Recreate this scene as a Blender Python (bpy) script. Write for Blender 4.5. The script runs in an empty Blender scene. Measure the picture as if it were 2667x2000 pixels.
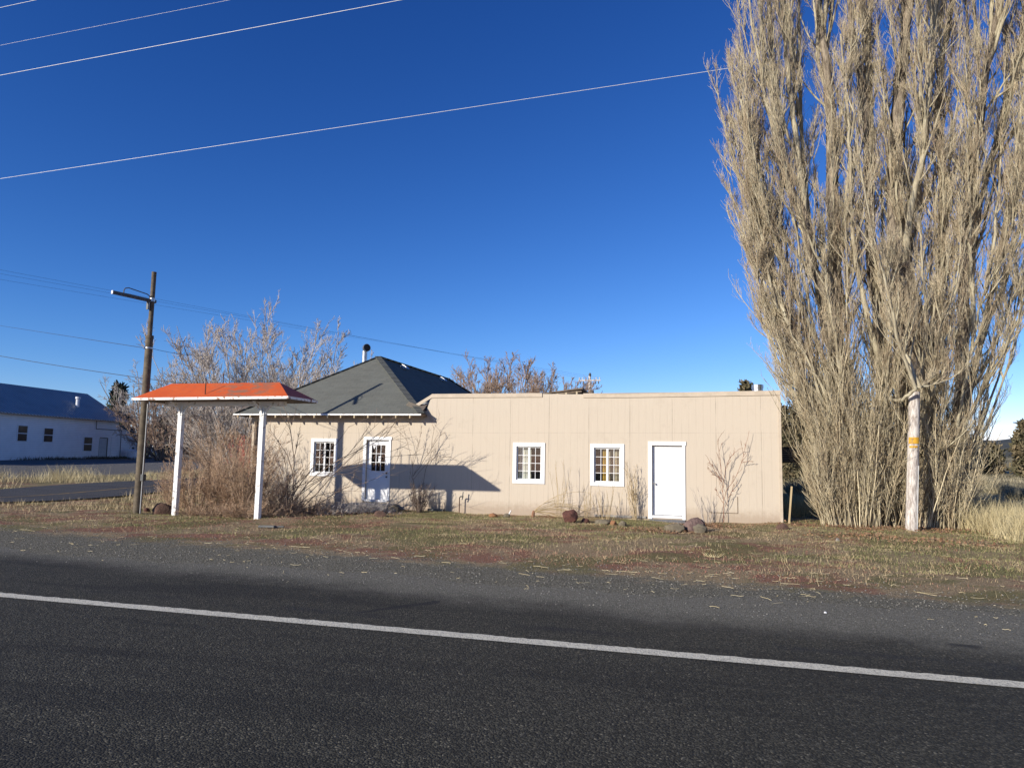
import bpy, math, random
import numpy as np
from mathutils import Vector, Matrix

# ------------------------------------------------------------------ camera, sky, sun, exposure
C = bpy.data.collections.new("place")
bpy.context.scene.collection.children.link(C)
SC = bpy.context.scene
R = math.radians
PW, PH, FOC, EYE = 2667, 2000, 1850.0, 1.6
_y, _p, _r = R(15.46), R(5.98), R(1.03)
FW = np.array([-math.sin(_y)*math.cos(_p), math.cos(_y)*math.cos(_p), math.sin(_p)])
_rt = np.array([math.cos(_y), math.sin(_y), 0.0]); _up = np.cross(_rt, FW)
RT = _rt*math.cos(_r) + _up*math.sin(_r)
UP = -_rt*math.sin(_r) + _up*math.cos(_r)
cd = bpy.data.cameras.new("camera"); cam = bpy.data.objects.new("camera", cd); C.objects.link(cam)
cd.sensor_fit = 'HORIZONTAL'; cd.sensor_width = 36.0; cd.lens = FOC/PW*36.0
cd.clip_start = 0.1; cd.clip_end = 6000
cam.matrix_world = Matrix(((RT[0], UP[0], -FW[0], 0), (RT[1], UP[1], -FW[1], 0), (RT[2], UP[2], -FW[2], EYE), (0, 0, 0, 1)))
SC.camera = cam

SUN_AZ, SUN_EL = 34.8, 19.3     # light travels towards +X*sin, +Y*cos
W = bpy.data.worlds.new("World"); SC.world = W; W.use_nodes = True
nt = W.node_tree; nt.nodes.clear()
wo = nt.nodes.new('ShaderNodeOutputWorld'); bg = nt.nodes.new('ShaderNodeBackground')
sky = nt.nodes.new('ShaderNodeTexSky'); sky.sky_type = 'NISHITA'; sky.sun_disc = False
sky.sun_elevation = R(SUN_EL); sky.sun_rotation = R(180+SUN_AZ)
sky.altitude = 1400; sky.air_density = 1.0; sky.dust_density = 0.0; sky.ozone_density = 4.0
def vmath(op, c):
    v = nt.nodes.new('ShaderNodeVectorMath'); v.operation = op; v.inputs[1].default_value = c; return v
# the deep, contrasty blue of a clear winter sky as this camera records it: a film-like curve per channel on the sky model
v1 = vmath('MULTIPLY', (0.1, 0.1, 0.1)); vp = vmath('POWER', (1.785, 1.377, 1.12)); v2 = vmath('MULTIPLY', (19.9, 11.8, 12.3))
for a, b in ((sky.outputs[0], v1.inputs[0]), (v1.outputs[0], vp.inputs[0]), (vp.outputs[0], v2.inputs[0]), (v2.outputs[0], bg.inputs[0])): nt.links.new(a, b)
bg.inputs[1].default_value = 0.10
nt.links.new(bg.outputs[0], wo.inputs[0])
sd = bpy.data.lights.new("sun", 'SUN'); sun = bpy.data.objects.new("sun", sd); C.objects.link(sun)
sd.energy = 4.6; sd.angle = R(0.53); sd.color = (1.0, 0.93, 0.82)
_d = Vector((math.sin(R(SUN_AZ))*math.cos(R(SUN_EL)), math.cos(R(SUN_AZ))*math.cos(R(SUN_EL)), -math.sin(R(SUN_EL))))
sun.rotation_euler = _d.to_track_quat('-Z', 'Y').to_euler()
SC.view_settings.view_transform = 'Standard'; SC.view_settings.look = 'None'
SC.view_settings.exposure = 0.40; SC.view_settings.gamma = 1.0
SC.view_settings.use_curve_mapping = False
SC.render.engine = 'CYCLES'
SC.cycles.max_bounces = 6; SC.cycles.transparent_max_bounces = 16

# ------------------------------------------------------------------ terrain height and measuring helpers
def sstep(a, b, x):
    t = np.clip((np.asarray(x, float)-a)/(b-a), 0, 1); return t*t*(3-2*t)
def gz(x, y):
    x = np.asarray(x, float); y = np.asarray(y, float)
    z = -0.07*sstep(13, 20, y)*(1-sstep(0.5, 2.5, x)) - 0.10*sstep(-9, -14, x)*sstep(14, 20, y)*(1-sstep(-21, -23, -x*0-0+x*0+x)*0)
    z = z*(1-sstep(21, 28, y))
    sl = 0.011 + 0.017*sstep(-25, 15, x)
    z = z + sl*np.clip(y-27, 0, 130) + 0.02*np.clip(-30-x, 0, 60)
    v = sstep(10.5, 13, y)*(1-sstep(40, 60, y))*sstep(-21, -19, x)
    z = z + v*(0.022*np.sin(x*1.7+y*0.6)*np.sin(y*1.3+0.4*x) + 0.014*np.sin(x*3.9-y*2.1) + 0.010*np.sin(y*5.1+x*1.1))
    return z
def ray(px, py):
    return FW + RT*(px-PW/2)/FOC - UP*(py-PH/2)/FOC
def at(px, py, Y):
    d = ray(px, py); t = Y/d[1]; return np.array([0, 0, EYE]) + t*d
def gat(px, py):
    d = ray(px, py); t = 1.0; o = np.array([0, 0, EYE])
    t = EYE/max(1e-3, -d[2]) if d[2] < 0 else 200
    for _ in range(40):
        p = o + t*d; h = float(gz(p[0], p[1])); dz = p[2]-h
        t += 0.5*dz/max(0.02, abs(d[2]))
    p = o+t*d; return np.array([p[0], p[1], float(gz(p[0], p[1]))])
def gx(px, py, Y):
    """point of the ground at depth Y in the direction of px"""
    p = at(px, py, Y); return np.array([p[0], Y, float(gz(p[0], Y))])

# ------------------------------------------------------------------ materials
def nodes(name):
    m = bpy.data.materials.new(name); m.use_nodes = True
    n = m.node_tree; b = n.nodes['Principled BSDF']; return m, n, b
def N(n, t, **kw):
    o = n.nodes.new(t)
    for k, v in kw.items():
        if k.startswith('i_'): o.inputs[k[2:]].default_value = v
        else: setattr(o, k, v)
    return o
def col(c): return (c[0], c[1], c[2], 1.0)
def tex(n, scale, detail=5, rough=0.6, coord='Object', dist=0.0, vec=None):
    if vec is None:
        tc = N(n, 'ShaderNodeTexCoord'); vec = tc.outputs[coord]
    o = N(n, 'ShaderNodeTexNoise'); o.inputs['Scale'].default_value = scale
    o.inputs['Detail'].default_value = detail; o.inputs['Roughness'].default_value = rough
    o.inputs['Distortion'].default_value = dist
    n.links.new(vec, o.inputs['Vector']); return o.outputs[0]
def ramp(n, fac, a, b):
    o = N(n, 'ShaderNodeMapRange'); o.interpolation_type = 'SMOOTHSTEP'
    o.inputs[1].default_value = a; o.inputs[2].default_value = b
    n.links.new(fac, o.inputs[0]); return o.outputs[0]
def mixc(n, fac, c1, c2, mode='MIX'):
    o = N(n, 'ShaderNodeMix', data_type='RGBA', blend_type=mode)
    if isinstance(fac, (int, float)): o.inputs[0].default_value = fac
    else: n.links.new(fac, o.inputs[0])
    for i, c in ((6, c1), (7, c2)):
        if isinstance(c, tuple): o.inputs[i].default_value = col(c)
        else: n.links.new(c, o.inputs[i])
    return o.outputs[2]
def math_(n, op, a, b=None, c=None):
    o = N(n, 'ShaderNodeMath', operation=op)
    for i, v in enumerate((a, b, c)):
        if v is None: continue
        if isinstance(v, (int, float)): o.inputs[i].default_value = v
        else: n.links.new(v, o.inputs[i])
    return o.outputs[0]
def bump(n, b, h, strength, dist=0.02):
    o = N(n, 'ShaderNodeBump'); o.inputs['Strength'].default_value = strength; o.inputs['Distance'].default_value = dist
    n.links.new(h, o.inputs['Height']); n.links.new(o.outputs[0], b.inputs['Normal'])
def pm(name, c1, c2, scale=6, rough=0.8, bmp=0.3, lo=0.35, hi=0.65, spec=0.3, metal=0.0, bscale=None, bd=0.01, island=0.0):
    m, n, b = nodes(name)
    f = ramp(n, tex(n, scale), lo, hi)
    c = mixc(n, f, c1, c2)
    if island:
        g = N(n, 'ShaderNodeNewGeometry'); h = N(n, 'ShaderNodeHueSaturation')
        n.links.new(c, h.inputs['Color'])
        n.links.new(math_(n, 'MULTIPLY_ADD', g.outputs['Random Per Island'], island, 1-island/2), h.inputs['Value']); c = h.outputs[0]
    n.links.new(c, b.inputs['Base Color'])
    b.inputs['Roughness'].default_value = rough; b.inputs['Specular IOR Level'].default_value = spec
    b.inputs['Metallic'].default_value = metal
    if bmp: bump(n, b, tex(n, bscale or scale*6), bmp, bd)
    return m
M = {}
# painted plywood siding with vertical grooves and sheet seams
def siding_mat():
    m, n, b = nodes('painted_plywood_siding')
    tc = N(n, 'ShaderNodeTexCoord'); s = N(n, 'ShaderNodeSeparateXYZ'); n.links.new(tc.outputs['Object'], s.inputs[0])
    X, Z = s.outputs[0], s.outputs[2]
    wob = tex(n, 0.7, 2); xw = math_(n, 'MULTIPLY_ADD', wob, 0.016, X)
    def line(v, per, off, w):
        a = math_(n, 'MODULO', math_(n, 'ADD', v, off+per*200), per)
        a = math_(n, 'ABSOLUTE', math_(n, 'SUBTRACT', a, per/2))
        return ramp(n, a, w, w*0.35)
    groove = line(xw, 0.2, 0.11, 0.010)
    seam = line(xw, 1.2, 1.07, 0.013)
    hz = math_(n, 'ABSOLUTE', math_(n, 'SUBTRACT', math_(n, 'MULTIPLY_ADD', X, -0.0075, Z), 2.365))
    hseam = ramp(n, hz, 0.012, 0.003)
    fade = ramp(n, tex(n, 1.3, 3), 0.35, 0.6)
    wood = N(n, 'ShaderNodeMapping'); n.links.new(tc.outputs['Object'], wood.inputs[0]); wood.inputs['Scale'].default_value = (30, 30, 1.5)
    grain = tex(n, 1.5, 6, 0.7, vec=wood.outputs[0])
    base = mixc(n, ramp(n, grain, 0.3, 0.7), (0.50, 0.428, 0.332), (0.54, 0.467, 0.367))
    base = mixc(n, ramp(n, tex(n, 0.5, 4), 0.3, 0.75), base, (0.53, 0.452, 0.352))
    g1 = math_(n, 'MULTIPLY', groove, math_(n, 'MULTIPLY_ADD', fade, 0.17, 0.03))
    base = mixc(n, g1, base, (0.28, 0.21, 0.15))
    g2 = math_(n, 'MULTIPLY', math_(n, 'MAXIMUM', seam, math_(n, 'MULTIPLY', hseam, 0.45)), math_(n, 'MULTIPLY_ADD', fade, 0.42, 0.04))
    base = mixc(n, g2, base, (0.13, 0.095, 0.07))
    dirt = math_(n, 'MULTIPLY', ramp(n, math_(n, 'SUBTRACT', Z, math_(n, 'MULTIPLY', tex(n, 9, 4), 0.35)), 0.22, -0.15), 0.6)
    base = mixc(n, dirt, base, (0.30, 0.22, 0.15))
    base = mixc(n, math_(n, 'MULTIPLY', ramp(n, tex(n, 1.6, 6, 0.7), 0.54, 0.70), 0.16), base, (0.33, 0.27, 0.20))
    n.links.new(base, b.inputs['Base Color']); b.inputs['Roughness'].default_value = 0.75; b.inputs['Specular IOR Level'].default_value = 0.25
    h = math_(n, 'SUBTRACT', math_(n, 'MULTIPLY', grain, 0.3), math_(n, 'ADD', math_(n, 'MULTIPLY', groove, 0.5), seam))
    h = math_(n, 'ADD', h, math_(n, 'MULTIPLY', tex(n, 1.1, 2), 1.5))
    bump(n, b, h, 0.25, 0.010)
    return m
M['siding'] = siding_mat()
M['tan_trim'] = pm('tan_painted_trim', (0.52, 0.435, 0.33), (0.46, 0.385, 0.29), 5, 0.7, 0.15)
M['white'] = pm('white_paint', (0.80, 0.80, 0.79), (0.74, 0.74, 0.72), 4, 0.5, 0.1)
M['white_worn'] = pm('worn_white_paint', (0.78, 0.78, 0.76), (0.38, 0.32, 0.25), 9, 0.65, 0.3, 0.55, 0.70)
M['fascia_rust'] = pm('rust_stained_white_metal', (0.78, 0.76, 0.72), (0.26, 0.12, 0.06), 7, 0.6, 0.2, 0.52, 0.66)
M['eave_wood'] = pm('brown_eave_boards', (0.20, 0.15, 0.105), (0.14, 0.105, 0.075), 8, 0.8, 0.3)
M['soffit'] = pm('dark_soffit_boards', (0.16, 0.13, 0.105), (0.10, 0.08, 0.065), 5, 0.85, 0.2)
M['rafter'] = pm('tan_rafter_ends', (0.50, 0.41, 0.26), (0.42, 0.34, 0.22), 8, 0.8, 0.2)
def shingle_mat():
    m, n, b = nodes('asphalt_shingles')
    tc = N(n, 'ShaderNodeTexCoord'); br = N(n, 'ShaderNodeTexBrick'); n.links.new(tc.outputs['UV'], br.inputs['Vector'])
    br.inputs['Scale'].default_value = 1.0; br.inputs['Brick Width'].default_value = 0.33; br.inputs['Row Height'].default_value = 0.145
    br.inputs['Mortar Size'].default_value = 0.008; br.inputs['Mortar Smooth'].default_value = 0.3
    br.inputs['Color1'].default_value = col((0.125, 0.127, 0.108)); br.inputs['Color2'].default_value = col((0.098, 0.10, 0.086)); br.inputs['Mortar'].default_value = col((0.085, 0.088, 0.08))
    c = mixc(n, ramp(n, tex(n, 1.2, 4), 0.35, 0.7), br.outputs[0], mixc(n, 0.5, br.outputs[0], (0.13, 0.138, 0.122)))
    c = mixc(n, math_(n, 'MULTIPLY', ramp(n, tex(n, 90, 2), 0.4, 0.7), 0.4), c, (0.23, 0.23, 0.205))
    n.links.new(c, b.inputs['Base Color']); b.inputs['Roughness'].default_value = 0.9; b.inputs['Specular IOR Level'].default_value = 0.15
    h = math_(n, 'SUBTRACT', math_(n, 'MULTIPLY', tex(n, 60, 3), 0.4), br.outputs['Fac'])
    bump(n, b, h, 0.5, 0.012); return m
M['shingle'] = shingle_mat()
def orange_mat():
    m, n, b = nodes('faded_orange_metal')
    tc = N(n, 'ShaderNodeTexCoord'); mp = N(n, 'ShaderNodeMapping'); mp.inputs['Scale'].default_value = (1.0, 1.0, 2.6); n.links.new(tc.outputs['Object'], mp.inputs[0])
    s = N(n, 'ShaderNodeSeparateXYZ'); n.links.new(tc.outputs['Object'], s.inputs[0])
    near = ramp(n, math_(n, 'ABSOLUTE', math_(n, 'SUBTRACT', s.outputs[0], 0.75)), 1.3, 0.3)
    bl = math_(n, 'MULTIPLY', ramp(n, tex(n, 2.6, 6, 0.7, vec=mp.outputs[0]), 0.46, 0.57), near)
    c = mixc(n, ramp(n, tex(n, 1.4, 3), 0.3, 0.7), (0.52, 0.082, 0.012), (0.57, 0.108, 0.018))
    c = mixc(n, math_(n, 'MULTIPLY', bl, 0.85), c, (0.24, 0.13, 0.075))
    c = mixc(n, math_(n, 'MULTIPLY', ramp(n, tex(n, 14, 4), 0.57, 0.68), 0.6), c, (0.30, 0.10, 0.05))
    n.links.new(c, b.inputs['Base Color']); b.inputs['Roughness'].default_value = 0.55
    bump(n, b, tex(n, 3, 3), 0.25, 0.03); return m
M['orange'] = orange_mat()
M['pole_steel'] = pm('weathered_steel_pole', (0.145, 0.115, 0.075), (0.085, 0.066, 0.045), 7, 0.7, 0.15, 0.35, 0.65, 0.25)
M['dark_metal'] = pm('dark_metal', (0.06, 0.065, 0.065), (0.10, 0.10, 0.095), 9, 0.5, 0.1, spec=0.4)
M['rust_metal'] = pm('rusty_metal', (0.10, 0.045, 0.03), (0.06, 0.03, 0.022), 12, 0.7, 0.2)
M['galv'] = pm('galvanised_metal', (0.52, 0.53, 0.53), (0.40, 0.41, 0.42), 8, 0.35, 0.05, metal=0.85)
M['grey_plastic'] = pm('grey_conduit', (0.50, 0.50, 0.49), (0.42, 0.42, 0.41), 8, 0.5, 0.05)
M['black'] = pm('black_plastic', (0.010, 0.010, 0.011), (0.016, 0.016, 0.017), 8, 0.5, 0.05)
M['void'] = pm('unlit_room_dark', (0.03, 0.028, 0.026), (0.02, 0.019, 0.018), 2, 0.9, 0)  # near-black colour holds the shade of the unlit rooms behind the panes
M['paper'] = pm('white_paper', (0.75, 0.75, 0.74), (0.7, 0.7, 0.69), 8, 0.8, 0)
M['curtain_pale'] = pm('pale_curtain', (0.72, 0.68, 0.62), (0.60, 0.53, 0.46), 2.5, 0.85, 0.1)
M['curtain_ochre'] = pm('ochre_cloth', (0.55, 0.33, 0.06), (0.44, 0.25, 0.05), 7, 0.85, 0.1)
M['curtain_brown'] = pm('brown_cloth', (0.40, 0.30, 0.21), (0.52, 0.44, 0.34), 2.5, 0.85, 0.1)
M['concrete'] = pm('rough_concrete', (0.33, 0.30, 0.26), (0.24, 0.22, 0.19), 7, 0.9, 0.4)
M['grey_step'] = pm('grey_painted_step', (0.15, 0.15, 0.155), (0.11, 0.11, 0.115), 7, 0.7, 0.2)
def glass_mat():
    m, n, b = nodes('window_glass'); n.nodes.remove(b)
    out = n.nodes['Material Output']; t = N(n, 'ShaderNodeBsdfTransparent'); g = N(n, 'ShaderNodeBsdfGlossy'); g.inputs['Roughness'].default_value = 0.02
    t.inputs[0].default_value = (0.92, 0.95, 0.94, 1)
    f = N(n, 'ShaderNodeFresnel'); f.inputs[0].default_value = 1.5; mx = N(n, 'ShaderNodeMixShader')
    n.links.new(math_(n, 'MULTIPLY', f.outputs[0], 1.1), mx.inputs[0]); n.links.new(t.outputs[0], mx.inputs[1]); n.links.new(g.outputs[0], mx.inputs[2])
    n.links.new(mx.outputs[0], out.inputs[0]); return m
M['glass'] = glass_mat()
def bark(name, c1, c2, sc, isl=0.5, bm=0.8):
    m, n, b = nodes(name)
    tc = N(n, 'ShaderNodeTexCoord'); mp = N(n, 'ShaderNodeMapping'); mp.inputs['Scale'].default_value = (1, 1, 0.22); n.links.new(tc.outputs['Object'], mp.inputs[0])
    t = tex(n, sc, 7, 0.7, vec=mp.outputs[0]); c = mixc(n, ramp(n, t, 0.36, 0.64), c1, c2)
    if isl:
        g = N(n, 'ShaderNodeNewGeometry'); h = N(n, 'ShaderNodeHueSaturation'); n.links.new(c, h.inputs['Color'])
        n.links.new(math_(n, 'MULTIPLY_ADD', g.outputs['Random Per Island'], isl, 1-isl/2), h.inputs['Value']); c = h.outputs[0]
    n.links.new(c, b.inputs['Base Color']); b.inputs['Roughness'].default_value = 0.85; b.inputs['Specular IOR Level'].default_value = 0.2
    if bm: bump(n, b, t, bm, 0.05)
    return m
M['poplar_bark'] = bark('furrowed_poplar_bark', (0.09, 0.07, 0.05), (0.32, 0.265, 0.195), 9, 0.0)
M['poplar_limb'] = bark('pale_poplar_limb', (0.27, 0.225, 0.15), (0.47, 0.42, 0.29), 7, 0.35)
M['poplar_twig'] = bark('poplar_twigs', (0.36, 0.275, 0.18), (0.55, 0.475, 0.32), 2.2, 1.0, 0)
M['poplar_shoot'] = bark('poplar_shoots', (0.36, 0.285, 0.18), (0.52, 0.45, 0.30), 3, 1.0, 0)
M['grey_twig'] = bark('grey_twigs', (0.33, 0.285, 0.25), (0.47, 0.425, 0.385), 3, 0.7, 0)
M['red_twig'] = bark('reddish_twigs', (0.25, 0.17, 0.125), (0.36, 0.265, 0.195), 3, 0.6, 0)
M['brush_twig'] = bark('brown_brush_twigs', (0.31, 0.20, 0.125), (0.48, 0.35, 0.24), 3, 0.9, 0)
M['dark_twig'] = bark('dark_twigs', (0.15, 0.11, 0.085), (0.26, 0.195, 0.15), 4, 0.6, 0)
M['rose_twig'] = bark('rust_red_twigs', (0.27, 0.09, 0.045), (0.22, 0.13, 0.08), 4, 0.5, 0)
M['tan_twig'] = bark('tan_stalks', (0.38, 0.28, 0.15), (0.46, 0.36, 0.21), 4, 0.5, 0)
M['pole_wood'] = bark('weathered_pole_wood', (0.31, 0.26, 0.22), (0.68, 0.63, 0.56), 16, 0.0, 0.5)
M['needles'] = pm('juniper_needles', (0.085, 0.08, 0.042), (0.15, 0.115, 0.065), 1.0, 0.9, 0, island=0.9)
M['needles_green'] = pm('dark_needles', (0.03, 0.045, 0.03), (0.065, 0.07, 0.05), 1.0, 0.9, 0, island=0.9)
M['dry_grass'] = pm('dry_grass_blades', (0.44, 0.34, 0.18), (0.52, 0.42, 0.25), 1.5, 0.8, 0, island=0.8)
M['tall_grass'] = pm('tall_straw_grass', (0.44, 0.36, 0.19), (0.54, 0.46, 0.27), 1.0, 0.8, 0, island=0.7)
M['green_grass'] = pm('short_green_grass', (0.16, 0.18, 0.055), (0.27, 0.26, 0.10), 1.5, 0.8, 0, island=0.8)
M['red_weed'] = pm('reddish_weeds', (0.31, 0.12, 0.09), (0.36, 0.19, 0.12), 1.5, 0.8, 0, island=0.9)
M['brown_weed'] = pm('brown_weeds', (0.35, 0.245, 0.14), (0.45, 0.34, 0.20), 1.5, 0.85, 0, island=0.9)
M['sage'] = pm('grey_sagebrush', (0.27, 0.24, 0.16), (0.38, 0.33, 0.22), 0.6, 0.9, 0, island=0.8)
M['dead_leaf'] = pm('fallen_brown_leaves', (0.24, 0.125, 0.065), (0.20, 0.13, 0.08), 5, 0.8, 0, island=0.8)
M['straw'] = pm('straw', (0.62, 0.50, 0.26), (0.70, 0.60, 0.38), 3, 0.7, 0, island=0.5)
M['stone_red'] = pm('red_cinder_rock', (0.145, 0.062, 0.046), (0.09, 0.042, 0.033), 7, 0.95, 1.0, bscale=18, bd=0.04)
M['stone_grey'] = pm('grey_fieldstone', (0.19, 0.16, 0.11), (0.12, 0.10, 0.07), 5, 0.95, 0.8, bscale=14, bd=0.03)
M['stone_orange'] = pm('orange_stone', (0.33, 0.16, 0.075), (0.24, 0.12, 0.06), 6, 0.95, 0.6, bscale=14, bd=0.03)
M['stone_mauve'] = pm('mauve_lava_rock', (0.20, 0.135, 0.115), (0.13, 0.085, 0.075), 6, 0.95, 1.0, bscale=20, bd=0.04)
M['soil'] = pm('clod_of_soil', (0.13, 0.075, 0.055), (0.09, 0.055, 0.04), 6, 0.95, 1.0, bscale=18, bd=0.04)
M['pebble'] = pm('pale_pebbles', (0.22, 0.205, 0.17), (0.11, 0.105, 0.09), 3, 0.9, 0, island=1.0)
M['wire_bright'] = pm('bright_aluminium_wire', (0.80, 0.80, 0.78), (0.72, 0.72, 0.70), 3, 0.45, 0, spec=0.5)
M['wire_dark'] = pm('dark_wire', (0.035, 0.035, 0.04), (0.05, 0.05, 0.05), 3, 0.6, 0)
def asphalt(name, base, lt, shoulder):
    m, n, b = nodes(name)
    tc = N(n, 'ShaderNodeTexCoord'); vec = tc.outputs['Object']; s = N(n, 'ShaderNodeSeparateXYZ'); n.links.new(vec, s.inputs[0])
    vo = N(n, 'ShaderNodeTexVoronoi'); vo.inputs['Scale'].default_value = 75; n.links.new(vec, vo.inputs['Vector'])
    sp = N(n, 'ShaderNodeSeparateColor'); n.links.new(vo.outputs['Color'], sp.inputs[0])
    c = mixc(n, ramp(n, sp.outputs[0], 0.35, 1.0), base, lt)
    c = mixc(n, math_(n, 'MULTIPLY', ramp(n, sp.outputs[1], 0.93, 1.0), 0.55), c, (0.26, 0.235, 0.17))
    mp = N(n, 'ShaderNodeMapping'); mp.inputs['Scale'].default_value = (0.22, 1.3, 1); n.links.new(vec, mp.inputs[0])
    c = mixc(n, math_(n, 'MULTIPLY', ramp(n, tex(n, 1.0, 5, 0.6, vec=mp.outputs[0], dist=1.2), 0.46, 0.66), 0.5), c, (base[0]*0.55, base[1]*0.55, base[2]*0.62))
    if shoulder:
        e = math_(n, 'ADD', s.outputs[1], math_(n, 'MULTIPLY', math_(n, 'SUBTRACT', tex(n, 0.9, 5), 0.5), 1.1))
        e = math_(n, 'ADD', e, math_(n, 'MULTIPLY', s.outputs[0], 0.10))
        e = math_(n, 'ADD', e, math_(n, 'MULTIPLY', math_(n, 'SUBTRACT', tex(n, 45, 4, 0.8), 0.5), 1.3))
        e = math_(n, 'ADD', e, math_(n, 'MULTIPLY', math_(n, 'SUBTRACT', tex(n, 5, 4), 0.5), 0.5))
        c = mixc(n, ramp(n, e, 7.1, 8.2), c, mixc(n, ramp(n, sp.outputs[2], 0.2, 1.0), (0.115, 0.107, 0.08), (0.25, 0.232, 0.18)))
        wl = math_(n, 'ABSOLUTE', math_(n, 'SUBTRACT', math_(n, 'ADD', s.outputs[1], math_(n, 'MULTIPLY', tex(n, 0.35, 2), 0.35)), 6.95))
        c = mixc(n, math_(n, 'MULTIPLY', ramp(n, wl, 0.14, 0.02), math_(n, 'MULTIPLY', ramp(n, tex(n, 0.8, 3), 0.4, 0.6), 0.55)), c, (0.02, 0.02, 0.021))
        # a dark diagonal patched crack on the shoulder and an oil spot
        def seg(x0, y0, x1, y1, w):
            dx, dy = x1-x0, y1-y0; L2 = dx*dx+dy*dy
            wob = math_(n, 'MULTIPLY', math_(n, 'SUBTRACT', tex(n, 5, 4), 0.5), 0.25)
            xx = math_(n, 'SUBTRACT', s.outputs[0], x0); yy = math_(n, 'ADD', math_(n, 'SUBTRACT', s.outputs[1], y0), wob)
            t = N(n, 'ShaderNodeMath', operation='DIVIDE', use_clamp=True)
            n.links.new(math_(n, 'ADD', math_(n, 'MULTIPLY', xx, dx), math_(n, 'MULTIPLY', yy, dy)), t.inputs[0]); t.inputs[1].default_value = L2
            ex = math_(n, 'SUBTRACT', xx, math_(n, 'MULTIPLY', t.outputs[0], dx)); ey = math_(n, 'SUBTRACT', yy, math_(n, 'MULTIPLY', t.outputs[0], dy))
            d = math_(n, 'SQRT', math_(n, 'ADD', math_(n, 'MULTIPLY', ex, ex), math_(n, 'MULTIPLY', ey, ey)))
            return math_(n, 'SUBTRACT', d, math_(n, 'MULTIPLY', t.outputs[0], w*0.9))
        c = mixc(n, math_(n, 'MULTIPLY', ramp(n, seg(-3.45, 6.85, -2.95, 7.55, 0.05), 0.06, 0.0), 0.8), c, (0.014, 0.014, 0.014))
        c = mixc(n, math_(n, 'MULTIPLY', ramp(n, seg(2.12, 7.42, 2.25, 7.44, 0.03), 0.10, 0.0), 0.8), c, (0.018, 0.017, 0.016))
    c = mixc(n, math_(n, 'MULTIPLY', ramp(n, tex(n, 24, 5, 0.8), 0.5, 0.7), 0.45), c, (base[0]*0.5, base[1]*0.5, base[2]*0.5)); c = mixc(n, math_(n, 'MULTIPLY', ramp(n, tex(n, 31, 5, 0.8), 0.55, 0.72), 0.35), c, (0.17, 0.16, 0.13))
    n.links.new(c, b.inputs['Base Color']); b.inputs['Roughness'].default_value = 0.85; b.inputs['Specular IOR Level'].default_value = 0.25
    h = math_(n, 'ADD', math_(n, 'MULTIPLY', vo.outputs['Distance'], -1.0), math_(n, 'MULTIPLY', tex(n, 160, 3), 0.5))
    bump(n, b, h, 0.75, 0.010); return m
M['asphalt'] = asphalt('coarse_asphalt', (0.027, 0.025, 0.0175), (0.078, 0.072, 0.051), True)
M['asphalt_side'] = asphalt('side_road_asphalt', (0.055, 0.055, 0.057), (0.10, 0.10, 0.10), False)
def paint_mat():
    m, n, b = nodes('worn_white_road_paint')
    vo = N(n, 'ShaderNodeTexVoronoi'); vo.inputs['Scale'].default_value = 75; tc = N(n, 'ShaderNodeTexCoord'); n.links.new(tc.outputs['Object'], vo.inputs['Vector'])
    c = mixc(n, math_(n, 'MULTIPLY', ramp(n, tex(n, 55, 4), 0.46, 0.68), 0.75), (0.69, 0.645, 0.50), (0.22, 0.20, 0.15))
    c = mixc(n, math_(n, 'MULTIPLY', ramp(n, tex(n, 7, 6, 0.75), 0.52, 0.70), 0.5), c, (0.22, 0.205, 0.17)); c = mixc(n, math_(n, 'MULTIPLY', ramp(n, tex(n, 38, 4, 0.8), 0.60, 0.66), 0.8), c, (0.05, 0.048, 0.04))
    n.links.new(c, b.inputs['Base Color']); b.inputs['Roughness'].default_value = 0.7
    bump(n, b, math_(n, 'MULTIPLY', vo.outputs['Distance'], -1.0), 0.6, 0.008); return m
M['road_paint'] = paint_mat()
M['yellow_paint'] = pm('worn_yellow_paint', (0.48, 0.30, 0.06), (0.20, 0.15, 0.07), 5, 0.7, 0.1)
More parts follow.
